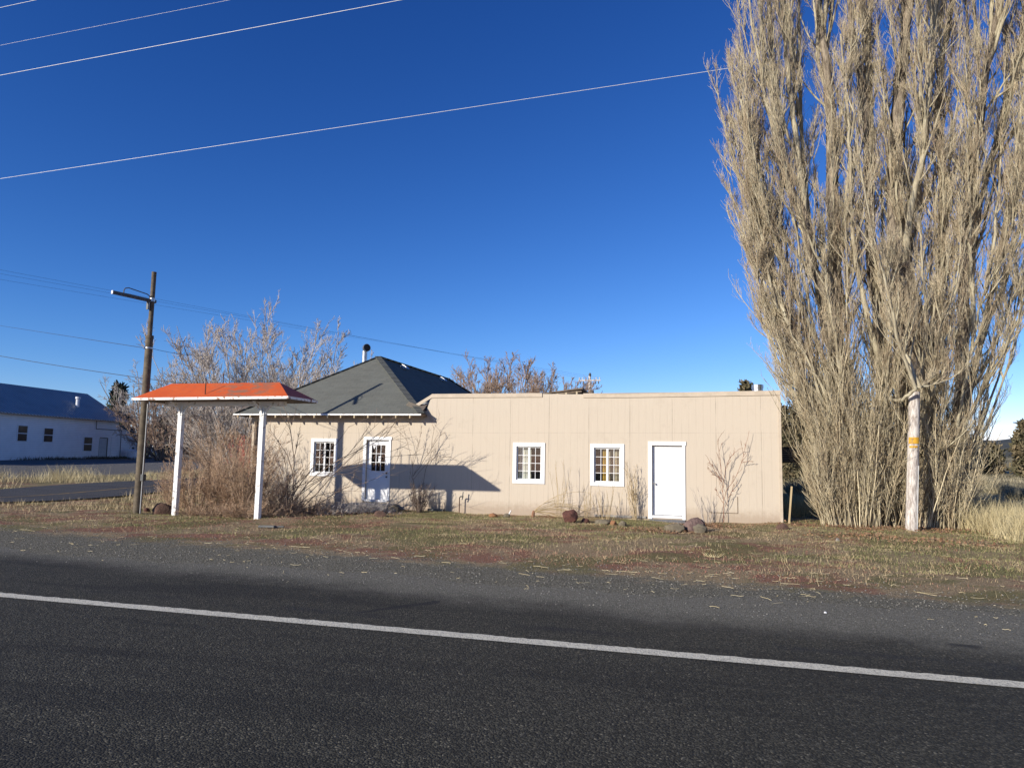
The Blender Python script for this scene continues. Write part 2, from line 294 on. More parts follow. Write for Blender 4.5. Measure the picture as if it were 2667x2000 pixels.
def ground_mat():
    m, n, b = nodes('verge_soil_and_gravel')
    tc = N(n, 'ShaderNodeTexCoord'); vec = tc.outputs['Object']; s = N(n, 'ShaderNodeSeparateXYZ'); n.links.new(vec, s.inputs[0])
    X, Y = s.outputs[0], s.outputs[1]
    vo = N(n, 'ShaderNodeTexVoronoi'); vo.inputs['Scale'].default_value = 60; n.links.new(vec, vo.inputs['Vector'])
    sp = N(n, 'ShaderNodeSeparateColor'); n.links.new(vo.outputs['Color'], sp.inputs[0])
    grav = mixc(n, ramp(n, sp.outputs[0], 0.2, 1.0), (0.115, 0.107, 0.08), (0.26, 0.242, 0.19))
    big = tex(n, 0.55, 6, 0.62, dist=0.4); mid = tex(n, 2.2, 6, 0.65); fine = tex(n, 22, 5, 0.75)
    mp = N(n, 'ShaderNodeMapping'); mp.inputs['Location'].default_value = (31, 7, 0); n.links.new(vec, mp.inputs[0])
    big2 = tex(n, 0.5, 6, 0.62, vec=mp.outputs[0], dist=0.4)
    soil = mixc(n, ramp(n, fine, 0.32, 0.68), (0.20, 0.145, 0.08), (0.46, 0.35, 0.21))
    soil = mixc(n, math_(n, 'MULTIPLY', ramp(n, big, 0.49, 0.57), 0.85), soil, mixc(n, ramp(n, fine, 0.3, 0.7), (0.20, 0.085, 0.06), (0.33, 0.17, 0.115)))
    soil = mixc(n, math_(n, 'MULTIPLY', ramp(n, big2, 0.47, 0.57), 0.85), soil, mixc(n, ramp(n, fine, 0.3, 0.7), (0.12, 0.115, 0.045), (0.25, 0.22, 0.10)))
    soil = mixc(n, math_(n, 'MULTIPLY', ramp(n, mid, 0.56, 0.70), 0.6), soil, (0.38, 0.30, 0.19))
    # gravel towards the road, soil towards the building, with a ragged border
    e = math_(n, 'ADD', Y, math_(n, 'MULTIPLY', math_(n, 'SUBTRACT', mid, 0.5), 2.6))
    e = math_(n, 'ADD', e, math_(n, 'MULTIPLY', math_(n, 'SUBTRACT', fine, 0.5), 1.6))
    e = math_(n, 'ADD', e, math_(n, 'MULTIPLY', X, 0.085))
    c = mixc(n, ramp(n, e, 9.7, 10.5), grav, soil)
    # open country further back: straw-coloured scrub with greener hollows
    far = mixc(n, ramp(n, tex(n, 0.09, 6, 0.6), 0.35, 0.65), (0.32, 0.265, 0.15), (0.22, 0.19, 0.10))
    far = mixc(n, math_(n, 'MULTIPLY', ramp(n, tex(n, 0.9, 5, 0.7), 0.45, 0.7), 0.6), far, (0.38, 0.32, 0.19))
    c = mixc(n, ramp(n, math_(n, 'ADD', Y, math_(n, 'MULTIPLY', mid, 4)), 26, 34), c, far)
    # gravel lot in front of the white building
    lot = math_(n, 'MULTIPLY', ramp(n, math_(n, 'ADD', X, math_(n, 'MULTIPLY', mid, 3)), -32.5, -34.5), ramp(n, Y, 120, 100))
    c = mixc(n, lot, c, mixc(n, ramp(n, fine, 0.3, 0.7), (0.12, 0.118, 0.112), (0.20, 0.195, 0.185)))
    n.links.new(c, b.inputs['Base Color']); b.inputs['Roughness'].default_value = 0.95; b.inputs['Specular IOR Level'].default_value = 0.1
    h = math_(n, 'ADD', math_(n, 'MULTIPLY', vo.outputs['Distance'], -0.8), math_(n, 'MULTIPLY', fine, 3.0))
    bump(n, b, h, 0.8, 0.022); return m
M['ground'] = ground_mat()
M['hill'] = pm('far_wooded_hill', (0.050, 0.055, 0.050), (0.085, 0.085, 0.065), 0.03, 0.95, 0)
def clap_mat(name, c1, c2, row):
    m, n, b = nodes(name); tc = N(n, 'ShaderNodeTexCoord'); s = N(n, 'ShaderNodeSeparateXYZ'); n.links.new(tc.outputs['Object'], s.inputs[0])
    a = math_(n, 'DIVIDE', math_(n, 'MODULO', math_(n, 'ADD', s.outputs[2], 20.0), row), row)
    c = mixc(n, ramp(n, tex(n, 1.5, 4), 0.35, 0.7), c1, c2); c = mixc(n, math_(n, 'MULTIPLY', ramp(n, a, 0.16, 0.02), 0.5), c, (c1[0]*0.35, c1[1]*0.35, c1[2]*0.37))
    n.links.new(c, b.inputs['Base Color']); b.inputs['Roughness'].default_value = 0.7; bump(n, b, a, 0.6, 0.03); return m
M['clapboard'] = clap_mat('white_clapboard', (0.80, 0.80, 0.80), (0.74, 0.74, 0.74), 0.16)
def corr_mat():
    m, n, b = nodes('corrugated_grey_roof'); tc = N(n, 'ShaderNodeTexCoord'); s = N(n, 'ShaderNodeSeparateXYZ'); n.links.new(tc.outputs['UV'], s.inputs[0])
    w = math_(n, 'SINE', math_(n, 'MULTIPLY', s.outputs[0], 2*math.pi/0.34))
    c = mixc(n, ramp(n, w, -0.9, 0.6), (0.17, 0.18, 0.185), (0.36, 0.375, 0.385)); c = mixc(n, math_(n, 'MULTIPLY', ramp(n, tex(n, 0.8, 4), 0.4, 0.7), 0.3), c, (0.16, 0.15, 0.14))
    n.links.new(c, b.inputs['Base Color']); b.inputs['Roughness'].default_value = 0.5; b.inputs['Metallic'].default_value = 0.2
    bump(n, b, w, 0.7, 0.03); return m
M['corr'] = corr_mat()
M['shed_red'] = pm('barn_red_boards', (0.27, 0.055, 0.04), (0.19, 0.04, 0.032), 4, 0.85, 0.2)
M['shed_roof'] = pm('grey_shed_roof', (0.25, 0.26, 0.27), (0.32, 0.33, 0.33), 2, 0.6, 0.1)
M['sign_yellow'] = pm('yellow_sign_plastic', (0.62, 0.34, 0.03), (0.52, 0.28, 0.03), 9, 0.6, 0.05)
M['dark_window'] = pm('dark_window_glass', (0.02, 0.022, 0.026), (0.03, 0.033, 0.038), 3, 0.12, 0, spec=0.15)
M['grey_door'] = pm('grey_door_paint', (0.48, 0.49, 0.48), (0.42, 0.43, 0.43), 3, 0.6, 0.05)
M['tank'] = pm('white_tank_paint', (0.72, 0.73, 0.75), (0.64, 0.65, 0.68), 3, 0.5, 0.05)
M['amber'] = pm('orange_reflector', (0.75, 0.16, 0.04), (0.65, 0.13, 0.03), 9, 0.4, 0)
M['ceramic'] = pm('pale_insulator', (0.55, 0.55, 0.53), (0.48, 0.48, 0.46), 9, 0.3, 0)

# ------------------------------------------------------------------ mesh building
ROOT = {}          # root location of every thing, so that meshes are stored relative to it
def link(o): C.objects.link(o); return o
def tag(o, label=None, cat=None, group=None, kind=None):
    if label: o['label'] = label
    if cat: o['category'] = cat
    if group: o['group'] = group
    if kind: o['kind'] = kind
    return o
def thing(name, label, cat, loc, group=None):
    o = link(bpy.data.objects.new(name, None)); o.location = [float(v) for v in loc]
    o.empty_display_size = 0.2
    ROOT[o.name] = np.array([float(v) for v in loc]); return tag(o, label, cat, group)
def rootloc(o):
    while o.parent is not None: o = o.parent
    return ROOT.get(o.name, np.zeros(3))
def raw_mesh(name, V, F, mat, smooth=False, k=None, uv=False):
    """V (n,3); F list of faces or an (m,k) int array"""
    me = bpy.data.meshes.new(name); V = np.ascontiguousarray(V, dtype=np.float32)
    if isinstance(F, np.ndarray):
        m, k = F.shape; me.vertices.add(len(V)); me.vertices.foreach_set('co', V.ravel())
        me.loops.add(m*k); me.loops.foreach_set('vertex_index', np.ascontiguousarray(F, dtype=np.int32).ravel())
        me.polygons.add(m); me.polygons.foreach_set('loop_start', np.arange(0, m*k, k, dtype=np.int32))
        try: me.polygons.foreach_set('loop_total', np.full(m, k, dtype=np.int32))
        except Exception: pass
        me.update(calc_edges=True)
    else:
        me.from_pydata([tuple(v) for v in V], [], F); me.update()
    if smooth: me.polygons.foreach_set('use_smooth', np.ones(len(me.polygons), dtype=bool))
    if uv:
        ul = me.uv_layers.new(name='UVMap')
        for p in me.polygons:
            n = p.normal; t = Vector((0, 0, 1)).cross(n)
            if t.length < 1e-4: t = Vector((1, 0, 0))
            t.normalize(); b = n.cross(t)
            for li in p.loop_indices:
                co = me.vertices[me.loops[li].vertex_index].co; ul.data[li].uv = (co.dot(t), co.dot(b))
    me.materials.append(mat); return me
def obj(name, V, F, mat, parent=None, smooth=False, loc=None, uv=False):
    V = np.asarray(V, float)
    if parent is not None: V = V - rootloc(parent)
    elif loc is not None: V = V - np.asarray(loc, float)
    me = raw_mesh(name, V, F, mat, smooth, uv=uv); o = link(bpy.data.objects.new(name, me))
    if parent is not None: o.parent = parent
    elif loc is not None: o.location = [float(v) for v in loc]; ROOT[o.name] = np.asarray(loc, float)
    return o
class MB:
    def __init__(s): s.V = []; s.F = []
    def add(s, V, F):
        b = len(s.V); s.V += [tuple(float(c) for c in v) for v in V]; s.F += [[i+b for i in f] for f in F]; return s
    def box(s, x0, x1, y0, y1, z0, z1):
        V = [(x0,y0,z0),(x1,y0,z0),(x1,y1,z0),(x0,y1,z0),(x0,y0,z1),(x1,y0,z1),(x1,y1,z1),(x0,y1,z1)]
        return s.add(V, [(3,2,1,0),(4,5,6,7),(0,1,5,4),(1,2,6,5),(2,3,7,6),(3,0,4,7)])
    def bar(s, p, q, w, h, up=(0,0,1)):
        p, q, up = np.array(p, float), np.array(q, float), np.array(up, float); d = q-p; d /= np.linalg.norm(d)
        a = np.cross(d, up); 
        if np.linalg.norm(a) < 1e-5: a = np.cross(d, (1,0,0))
        a /= np.linalg.norm(a); b = np.cross(a, d); V = []
        for c in (p, q):
            for (u, v) in ((-1,-1),(1,-1),(1,1),(-1,1)): V.append(c+a*u*w/2+b*v*h/2)
        return s.add(V, [(3,2,1,0),(4,5,6,7),(0,1,5,4),(1,2,6,5),(2,3,7,6),(3,0,4,7)])
    def prism(s, pts, vec):
        n = len(pts); pts = [np.array(p, float) for p in pts]; vec = np.array(vec, float)
        return s.add(pts+[p+vec for p in pts], [list(range(n))[::-1], list(range(n, 2*n))]+[(i, (i+1) % n, (i+1) % n+n, i+n) for i in range(n)])
    def tube(s, pts, rad, k=10, cap=True):
        P = np.array(pts, float); n = len(P); rad = np.broadcast_to(np.array(rad, float), (n,))
        V, F = tubes(P[None], rad[None], k); F = [list(f) for f in F]
        if cap: F += [list(range(k))[::-1], list(range((n-1)*k, n*k))]
        return s.add(V, F)
    def lathe(s, c, prof, k=16):
        c = np.array(c, float); V = []; F = []
        for (r, z) in prof:
            for i in range(k): V.append(c+np.array([r*math.cos(2*math.pi*i/k), r*math.sin(2*math.pi*i/k), z]))
        for j in range(len(prof)-1):
            for i in range(k): F.append((j*k+i, j*k+(i+1) % k, (j+1)*k+(i+1) % k, (j+1)*k+i))
        F += [list(range(k))[::-1], list(range((len(prof)-1)*k, len(prof)*k))]
        return s.add(V, F)
    def build(s, name, mat, parent=None, smooth=False, loc=None, uv=False, bevel=0.0):
        o = obj(name, s.V, s.F, mat, parent, smooth, loc, uv)
        if bevel:
            m = o.modifiers.new('edge', 'BEVEL'); m.width = bevel; m.segments = 2; m.limit_method = 'ANGLE'
        return o
def tubes(P, r, k=3):
    """P (n,p,3) r (n,p) -> vertices and quads of n separate tubes"""
    P = np.asarray(P, float); n, p, _ = P.shape
    T = np.gradient(P, axis=1); T /= np.linalg.norm(T, axis=2, keepdims=True)+1e-9
    ref = np.zeros_like(T); ref[..., 0] = 1.0; big = np.abs(T[..., 0]) > 0.8; ref[big] = (0, 1, 0)
    a = np.cross(T, ref); a /= np.linalg.norm(a, axis=2, keepdims=True)+1e-9; b = np.cross(T, a)
    ang = 2*np.pi*np.arange(k)/k
    V = P[:, :, None, :] + r[:, :, None, None]*(np.cos(ang)[None, None, :, None]*a[:, :, None, :]+np.sin(ang)[None, None, :, None]*b[:, :, None, :])
    base = (np.arange(n)[:, None, None]*p + np.arange(p-1)[None, :, None])*k
    i = np.arange(k)[None, None, :]; j = (i+1) % k
    F = np.stack([base+i, base+j, base+k+j, base+k+i], -1).reshape(-1, 4)
    return V.reshape(-1, 3), F
def ribbons(P, w, face=None, rng=None):
    """thin blades: P (n,p,3), w (n,p) half widths"""
    n, p, _ = P.shape; ang = rng.uniform(0, np.pi, n)
    a = np.stack([np.cos(ang), np.sin(ang), np.zeros(n)], -1)[:, None, None, :]
    V = np.stack([P[:, :, None, :]-a*w[:, :, None, None], P[:, :, None, :]+a*w[:, :, None, None]], 2).reshape(-1, 3)
    base = (np.arange(n)[:, None]*p+np.arange(p-1)[None, :])*2
    F = np.stack([base, base+1, base+3, base+2], -1).reshape(-1, 4); return V, F

# ------------------------------------------------------------------ setting: ground, roads, markings, hills
def axis(a, b, fine0, fine1, st, grow=1.12):
    v = list(np.arange(fine0, fine1+1e-6, st)); s = st
    while v[-1] < b: s *= grow; v.append(v[-1]+s)
    s = st
    while v[0] > a: s *= grow; v.insert(0, v[0]-s)
    return np.array(v)
gxs = axis(-1500, 1500, -30, 14, 0.25); gys = axis(-40, 1800, 9, 30, 0.25)
GX, GY = np.meshgrid(gxs, gys); GZ = gz(GX, GY)
nx, ny = len(gxs), len(gys); idx = np.arange(nx*ny).reshape(ny, nx)
GF = np.stack([idx[:-1, :-1], idx[:-1, 1:], idx[1:, 1:], idx[1:, :-1]], -1).reshape(-1, 4)
g = obj('ground', np.stack([GX, GY, GZ], -1).reshape(-1, 3), GF, M['ground'], smooth=True); tag(g, kind='structure')
def sheet(name, x0, x1, y0, y1, dz, mat, sx=2.0, sy=2.0, jag=None):
    xs = np.linspace(x0, x1, max(2, int((x1-x0)/sx)+1)); ys = np.linspace(y0, y1, max(2, int((y1-y0)/sy)+1))
    A, B = np.meshgrid(xs, ys)
    if jag is not None: B[-1] += jag(xs)
    Z = gz(A, B)+dz; ii = np.arange(A.size).reshape(A.shape)
    F = np.stack([ii[:-1, :-1], ii[:-1, 1:], ii[1:, 1:], ii[1:, :-1]], -1).reshape(-1, 4)
    return tag(obj(name, np.stack([A, B, Z], -1).reshape(-1, 3), F, mat), kind='structure')
rg = np.random.default_rng(5)
sheet('road', -140, 140, -4.5, 9.0, 0.004, M['asphalt'], 0.1, 1.5, lambda x: 0.15*np.sin(x*0.9)+0.12*np.sin(x*2.7)+rg.uniform(-0.08, 0.08, len(x)))
sheet('edge_line', -140, 140, 6.17, 6.35, 0.008, M['road_paint'], 0.06, 0.2, lambda x: rg.uniform(-0.016, 0.008, len(x)))
sheet('side_road', -28.8, -21.8, 9.6, 260, 0.05, M['asphalt_side'], 0.5, 0.5)
sheet('centre_line', -24.6, -24.48, 12, 250, 0.056, M['yellow_paint'], 0.5, 0.5)
def hills():
    xs = np.linspace(-1400, 1400, 120); V = []; F = []
    for i, x in enumerate(xs):
        h = 52+16*math.sin(x*0.004+1)+9*math.sin(x*0.013)+5*math.sin(x*0.031+2)
        h *= 0.55+0.45*sstep(-900, 500, x)
        for (dy, k) in ((0, 0), (120, 0.55), (260, 0.95), (380, 1.0), (800, 0.2)): V.append((x, 1150+dy-0.00012*x*x, -2+h*k))
    for i in range(len(xs)-1):
        for j in range(4): F.append((i*5+j, (i+1)*5+j, (i+1)*5+j+1, i*5+j+1))
    tag(obj('hills', V, F, M['hill'], smooth=True), kind='structure')
hills()

# ------------------------------------------------------------------ the beige building
YF = 20.8
bld = thing('roadside_building', 'long beige plywood sided building with a dark hip roof on its left half', 'building', (-6.5, YF, 0))
def wall_front(name, x0, x1, z0, top, holes, y, th, mat, parent):
    """front wall standing on z0 with holes (xa,xb,za,zb); top = list of (x,z) breakpoints"""
    tx = [p[0] for p in top]; tz = [p[1] for p in top]
    xs = sorted(set([x0, x1]+[h[0] for h in holes]+[h[1] for h in holes]+[x for x in tx if x0 < x < x1]))
    mb = MB()
    for a, b in zip(xs[:-1], xs[1:]):
        zs = sorted(set([z0]+[v for h in holes for v in h[2:] if h[0] <= a+1e-6 and h[1] >= b-1e-6]))
        ta, tb = np.interp(a, tx, tz), np.interp(b, tx, tz)
        for k in range(len(zs)):
            za = zs[k]; last = k == len(zs)-1; zb0, zb1 = (ta, tb) if last else (zs[k+1], zs[k+1])
            if any(h[0] <= a+1e-6 and h[1] >= b-1e-6 and h[2] <= za+1e-6 and h[3] >= zb0-1e-6 for h in holes): continue
            mb.add([(a,y,za),(b,y,za),(b,y,zb1),(a,y,zb0),(a,y+th,za),(b,y+th,za),(b,y+th,zb1),(a,y+th,zb0)], [(0,1,2,3),(5,4,7,6)]+([(3,2,6,7)] if last else []))
    for (a, b, za, zb) in holes:
        mb.add([(a,y,za),(b,y,za),(b,y,zb),(a,y,zb),(a,y+th,za),(b,y+th,za),(b,y+th,zb),(a,y+th,zb)], [(0,4,5,1),(1,5,6,2),(2,6,7,3),(3,7,4,0)])
    mb.add([(x0,y,z0),(x0,y+th,z0),(x0,y+th,tz[0]),(x0,y,tz[0])], [(0,1,2,3)])
    mb.add([(x1,y,z0),(x1,y+th,z0),(x1,y+th,tz[-1]),(x1,y,tz[-1])], [(3,2,1,0)])
    return mb.build(name, mat, parent)
WA = (-5.57, -4.80, 0.97, 1.97); WB = (-3.22, -2.45, 0.96, 1.96); WC = (-12.43, -11.69, 1.03, 2.03)
DA = (-1.55, -0.71, 0.03, 2.05); DB = (-10.55, -9.77, 0.20, 2.11)
XW = -8.62
wall_front('wing_wall', XW, 1.92, -0.3, [(XW, 2.78), (-8.9+0.42, 3.18), (-8.36, 3.545), (-4.78, 3.55), (-3.5, 3.53), (-0.6, 3.545), (1.92, 3.575)], [WA, WB, DA], YF, 0.14, M['siding'], bld)
wall_front('house_wall', -14.78, XW, -0.4, [(-14.78, 2.92), (XW, 2.92)], [WC, DB], YF, 0.14, M['siding'], bld)
mb = MB(); mb.box(1.78, 1.92, YF+0.14, 28.2, -0.3, 3.35); mb.box(XW, 1.92, 28.2, 28.34, -0.3, 3.3); mb.build('end_wall', M['siding'], bld)
mb = MB(); mb.box(-14.78, -14.64, YF+0.14, 34.0, -0.4, 2.9); mb.box(-14.78, -8.6, 34.0, 34.14, -0.4, 2.9); mb.box(-8.74, -8.6, 28.34, 34.0, -0.4, 2.9); mb.build('back_wall', M['siding'], bld)
mb = MB(); mb.box(-14.6, 1.75, YF+0.16, 28.1, -0.32, -0.02); mb.build('floor_slab', M['void'], bld)
mb = MB(); mb.box(-14.6, -8.9, 24.6, 24.7, 0, 2.85); mb.box(-8.88, -8.78, YF+0.16, 28.1, 0, 2.85); mb.box(-8.7, 1.75, 25.0, 25.1, 0, 3.0); mb.box(-14.6, -8.9, YF+0.16, 24.6, 2.6, 2.66); mb.build('inner_wall', M['void'], bld)
mb = MB(); mb.add([(XW-0.2,YF+0.14,3.32),(1.90,YF+0.14,3.38),(1.90,28.3,3.32),(XW-0.2,28.3,3.26),(XW-0.2,YF+0.14,3.20),(1.90,YF+0.14,3.26),(1.90,28.3,3.20),(XW-0.2,28.3,3.14)], [(0,1,2,3),(7,6,5,4),(0,4,5,1),(1,5,6,2),(2,6,7,3),(3,7,4,0)]); mb.build('flat_roof', M['shed_roof'], bld)
# top trim: a left piece that steps down to the hip roof, a gap, and a right piece
def trim(pts, h, d=0.026, z_off=0.012):
    mb = MB()
    for (xa, za), (xb, zb) in zip(pts[:-1], pts[1:]):
        mb.prism([(xa, YF-d, za-h), (xb, YF-d, zb-h), (xb, YF-d, zb+z_off), (xa, YF-d, za+z_off)], (0, d-0.003+0.0, 0))
    return mb
def cap(pts, w=0.17):
    mb = MB()
    for (xa, za), (xb, zb) in zip(pts[:-1], pts[1:]):
        mb.prism([(xa, YF-0.024, za+0.013), (xb, YF-0.024, zb+0.013), (xb, YF-0.024, zb+0.025), (xa, YF-0.024, za+0.025)], (0, w, 0))
    return mb
trim([(-9.02, 3.16), (-8.36, 3.545), (-6.5, 3.55), (-4.80, 3.55)], 0.10).build('parapet_trim', M['tan_trim'], bld)
trim([(-3.55, 3.535), (-2.4, 3.525), (-0.6, 3.545), (1.94, 3.575)], 0.105).build('parapet_trim', M['tan_trim'], bld)
cap([(-8.36, 3.545), (-4.80, 3.55)]).build('parapet_cap', M['tan_trim'], bld); cap([(-3.55, 3.53), (-0.6, 3.545), (1.94, 3.575)]).build('parapet_cap', M['tan_trim'], bld)
mb = MB(); mb.box(1.875, 1.945, YF-0.022, YF-0.002, -0.28, 3.46); mb.box(1.923, 1.945, YF-0.002, YF+0.09, -0.28, 3.56); mb.build('corner_trim', M['tan_trim'], bld)
mb = MB(); mb.box(-14.80, -14.71, YF-0.022, YF-0.002, -0.3, 2.74); mb.build('corner_trim', M['tan_trim'], bld)
mb = MB(); mb.tube([(-14.62, YF-0.05, 2.7), (-14.62, YF-0.05, 0.1)], 0.03, 8); mb.build('downspout', M['eave_wood'], bld)
mb = MB(); mb.box(0.02, 0.78, YF-0.012, YF-0.002, 0.20, 0.215); mb.box(0.765, 0.78, YF-0.012, YF-0.002, 0.215, 0.66); mb.build('hatch_edge', M['eave_wood'], bld)
mb = MB(); mb.box(-3.2, -1.72, YF-0.05, YF-0.004, -0.02, 0.035); mb.build('sill_board', M['concrete'], bld)

# hip roof
AX, AY, AZ = -11.74, 23.75, 5.25
E0, E1, EYF, EZ = -15.22, -8.52, YF-0.46, 2.93
RB = 31.2; BY = 34.6
roof = MB(); th = 0.06
A, B2 = (AX, AY, AZ), (AX, RB, AZ); c0, c1, c2, c3 = (E0, EYF, EZ), (E1, EYF, EZ), (E1, BY, EZ), (E0, BY, EZ)
roof.add([c0, c1, A], [(0, 1, 2)]); roof.add([c1, c2, B2, A], [(0, 1, 2, 3)]); roof.add([c2, c3, B2], [(0, 1, 2)]); roof.add([c3, c0, A, B2], [(0, 1, 2, 3)])
rf = roof.build('hip_roof', M['shingle'], bld, uv=True)
mb = MB()
for p, q in ((c0, A), (c1, A), (A, B2), (c2, B2)):
    p, q = np.array(p)+(0, 0, 0.012), np.array(q)+(0, 0, 0.012); n_ = 14
    for i in range(n_):
        a_, b_ = p+(q-p)*i/n_, p+(q-p)*(i+0.93)/n_; mb.bar(a_, b_, 0.24, 0.014)
mb.build('ridge_shingles', M['shingle'], rf, uv=True)
zf = EZ-0.012
mb = MB(); mb.box(E0-0.01, E1+0.01, EYF-0.022, EYF, zf-0.05, zf); mb.build('fascia', M['white_worn'], rf)
mb = MB(); mb.box(E1, E1+0.022, EYF, YF-0.03, zf-0.07, zf); mb.build('side_fascia', M['eave_wood'], rf)
mb = MB(); mb.box(E0-0.022, E0, EYF, BY, zf-0.07, zf); mb.build('side_fascia', M['eave_wood'], rf)
sl = (AZ-EZ)/(AY-EYF)
mb = MB(); mb.prism([(E0+0.02, EYF+0.002, zf-0.022), (E0+0.02, YF+0.1, zf-0.022+sl*0.5), (E0+0.02, YF+0.1, zf+0.0+sl*0.5), (E0+0.02, EYF+0.002, zf-0.004)], (E1-E0-0.04, 0, 0)); mb.build('soffit', M['soffit'], rf)
k = 0; x = E0+0.16
while x < E1+0.02:
    mb = MB(); xw = min(x, E1-0.03)
    mb.prism([(xw-0.02, EYF-0.016, zf-0.055), (xw-0.02, EYF-0.016, zf-0.135), (xw-0.02, YF+0.02, zf-0.135+sl*0.42), (xw-0.02, YF+0.02, zf-0.03+sl*0.40)], (0.04, 0, 0))
    mb.build('rafter_tail', M['rafter'], rf); x += 0.475
# trim board along the cut where the hip roof meets the wing, and a warped board above it
mb = MB(); mb.prism([(-9.02, YF-0.30, 3.29), (-8.72, YF-0.03, 3.16), (-8.80, YF-0.03, 3.06), (-9.10, YF-0.30, 3.19)], (0.02, 0.0, 0.02)); mb.build('flashing_board', M['tan_trim'], bld)
mb = MB(); mb.prism([(-8.75, YF-0.02, 3.10), (-8.68, YF-0.02, 3.14), (-8.22, YF-0.02, 2.76), (-8.22, YF-0.02, 2.69)], (0, -0.018, 0)); mb.build('rake_board', M['tan_trim'], bld)
# vents on the shaded slope
def on_right_slope(px, py, lift=0.0):
    n = np.cross(np.array(c2)-np.array(c1), np.array(A)-np.array(c1)); n /= np.linalg.norm(n)
    if n[2] < 0: n = -n
    o = np.array([0, 0, EYE]); d = ray(px, py); t = ((np.array(c1)-o)@n)/(d@n); return o+t*d+n*lift, n
for (vx, vy) in ((1052, 961), (1152, 992)):
    p, n = on_right_slope(vx, vy, 0.03); s_ = np.array([1, 0, -(AZ-EZ)/(E1-AX)]); s_ /= np.linalg.norm(s_)
    mb = MB(); arc = []
    for i in range(9):
        a = -0.6+1.3*i/8; arc.append(p+s_*(0.19*math.sin(a*1.2))+n*(0.10*math.cos(a*1.2)))
    for q0, q1 in zip(arc[:-1], arc[1:]): mb.bar(q0, q1, 0.26, 0.025, up=n)
    mb.bar(p-s_*0.16, p+s_*0.05-n*0.0, 0.22, 0.05, up=n)
    mb.build('roof_vent', M['galv'], rf)
# stove pipe on the left slope
pp = at(950, 925, 25.4); pz = pp[2]
mb = MB(); mb.tube([(pp[0], 25.4, 4.2), (pp[0], 25.4, pz+0.16)], 0.10, 16); st = mb.build('stove_pipe', M['galv'], bld, smooth=False)
mb = MB(); q = np.array([pp[0]+0.10, 25.3, pz+0.27]); 
ax = np.array([0.75, -0.62, 0.05]); ax /= np.linalg.norm(ax); mb.tube([q-ax*0.10, q-ax*0.02, q+ax*0.09], [0.09, 0.15, 0.155], 18); mb.build('pipe_elbow', M['galv'], st)
mb = MB(); mb.tube([q+ax*0.092, q+ax*0.11], [0.14, 0.135], 18); mb.build('pipe_mouth', M['black'], st)
# short vent can on the flat roof and the lifted roof sheet behind the parapet
v0 = at(1973, 1010, 24.0); mb = MB(); mb.lathe((v0[0], 24.0, 3.2), [(0.17, 0), (0.17, v0[2]-3.2-0.02), (0.185, v0[2]-3.2-0.02), (0.185, v0[2]-3.2+0.09), (0.15, v0[2]-3.2+0.1)], 20); mb.build('roof_vent_can', M['galv'], bld)
pa, pb = at(1415, 1023, 21.6), at(1518, 1009, 21.6); pc = at(1536, 1023, 23.2)
mb = MB(); off = np.array([0.25, 2.2, -0.35])
mb.add([pa, pb, pb+off, pa+off, pa-(0,0,.03), pb-(0,0,.05), pb+off-(0,0,.05), pa+off-(0,0,.03)], [(0,1,2,3),(7,6,5,4),(0,4,5,1),(1,5,6,2),(2,6,7,3),(3,7,4,0)])
fl = mb.build('lifted_roof_sheet', M['eave_wood'], bld)
mb = MB(); mb.box(pa[0]+0.1, pb[0]-0.02, 21.75, 21.9, 3.25, 3.56); mb.bar(pa+(0.3,0.1,-0.02), pb+(-0.05,0.1,-0.12), 0.09, 0.05); mb.bar(pa+(0.15,0.3,-0.06), pb+(-0.02,0.3,-0.24), 0.09, 0.04); mb.build('exposed_joist', M['eave_wood'], fl)
for xx in (0.45, 0.72, 1.05):
    mb = MB(); mb.box(pa[0]+xx, pa[0]+xx+0.05, 21.5, 21.56, 3.3, 3.58+xx*0.1); mb.build('stud_end', M['rafter'], fl)

# windows
def window(hole, pale, cas=(0.115, 0.11, 0.11), rows=4, side_open='l'):
    xa, xb, za, zb = hole; w = 0.11
    f = MB(); f.box(xa-w, xb+w, YF-0.028, YF-0.002, zb, zb+w); f.box(xa-w, xb+w, YF-0.028, YF-0.002, za-w, za); f.box(xa-w, xa, YF-0.026, YF-0.002, za, zb); f.box(xb, xb+w, YF-0.026, YF-0.002, za, zb)
    win = f.build('window', M['white'], bld, bevel=0.003)
    mid = (xa+xb)/2
    s = MB(); y0, y1 = YF+0.03, YF+0.075; t = 0.035
    s.box(xa+0.002, xb-0.002, y0, y1, zb-t, zb-0.002); s.box(xa+0.002, xb-0.002, y0, y1, za+0.002, za+t); s.box(xa+0.002, xa+t, y0, y1, za+t, zb-t); s.box(xb-t, xb-0.002, y0, y1, za+t, zb-t); s.box(mid-0.03, mid+0.03, y0-0.004, y1, za+t, zb-t)
    s.build('sash_frame', M['white'], win)
    for (l, r) in ((xa+t, mid-0.03), (mid+0.03, xb-t)):
        gmb = MB(); gmb.box(l, r, YF+0.052, YF+0.056, za+t, zb-t); gmb.build('pane', M['glass'], win)
        m_ = MB(); c_ = (l+r)/2; m_.box(c_-0.007, c_+0.007, YF+0.042, YF+0.050, za+t, zb-t)
        for i in range(1, rows):
            z = za+t+(zb-za-2*t)*i/rows; m_.box(l, c_-0.007, YF+0.042, YF+0.050, z-0.007, z+0.007); m_.box(c_+0.007, r, YF+0.042, YF+0.050, z-0.007, z+0.007)
        m_.build('grille_bars', M['white'], win)
    return win
window(WA, 0); window(WB, 0); window(WC, 0)
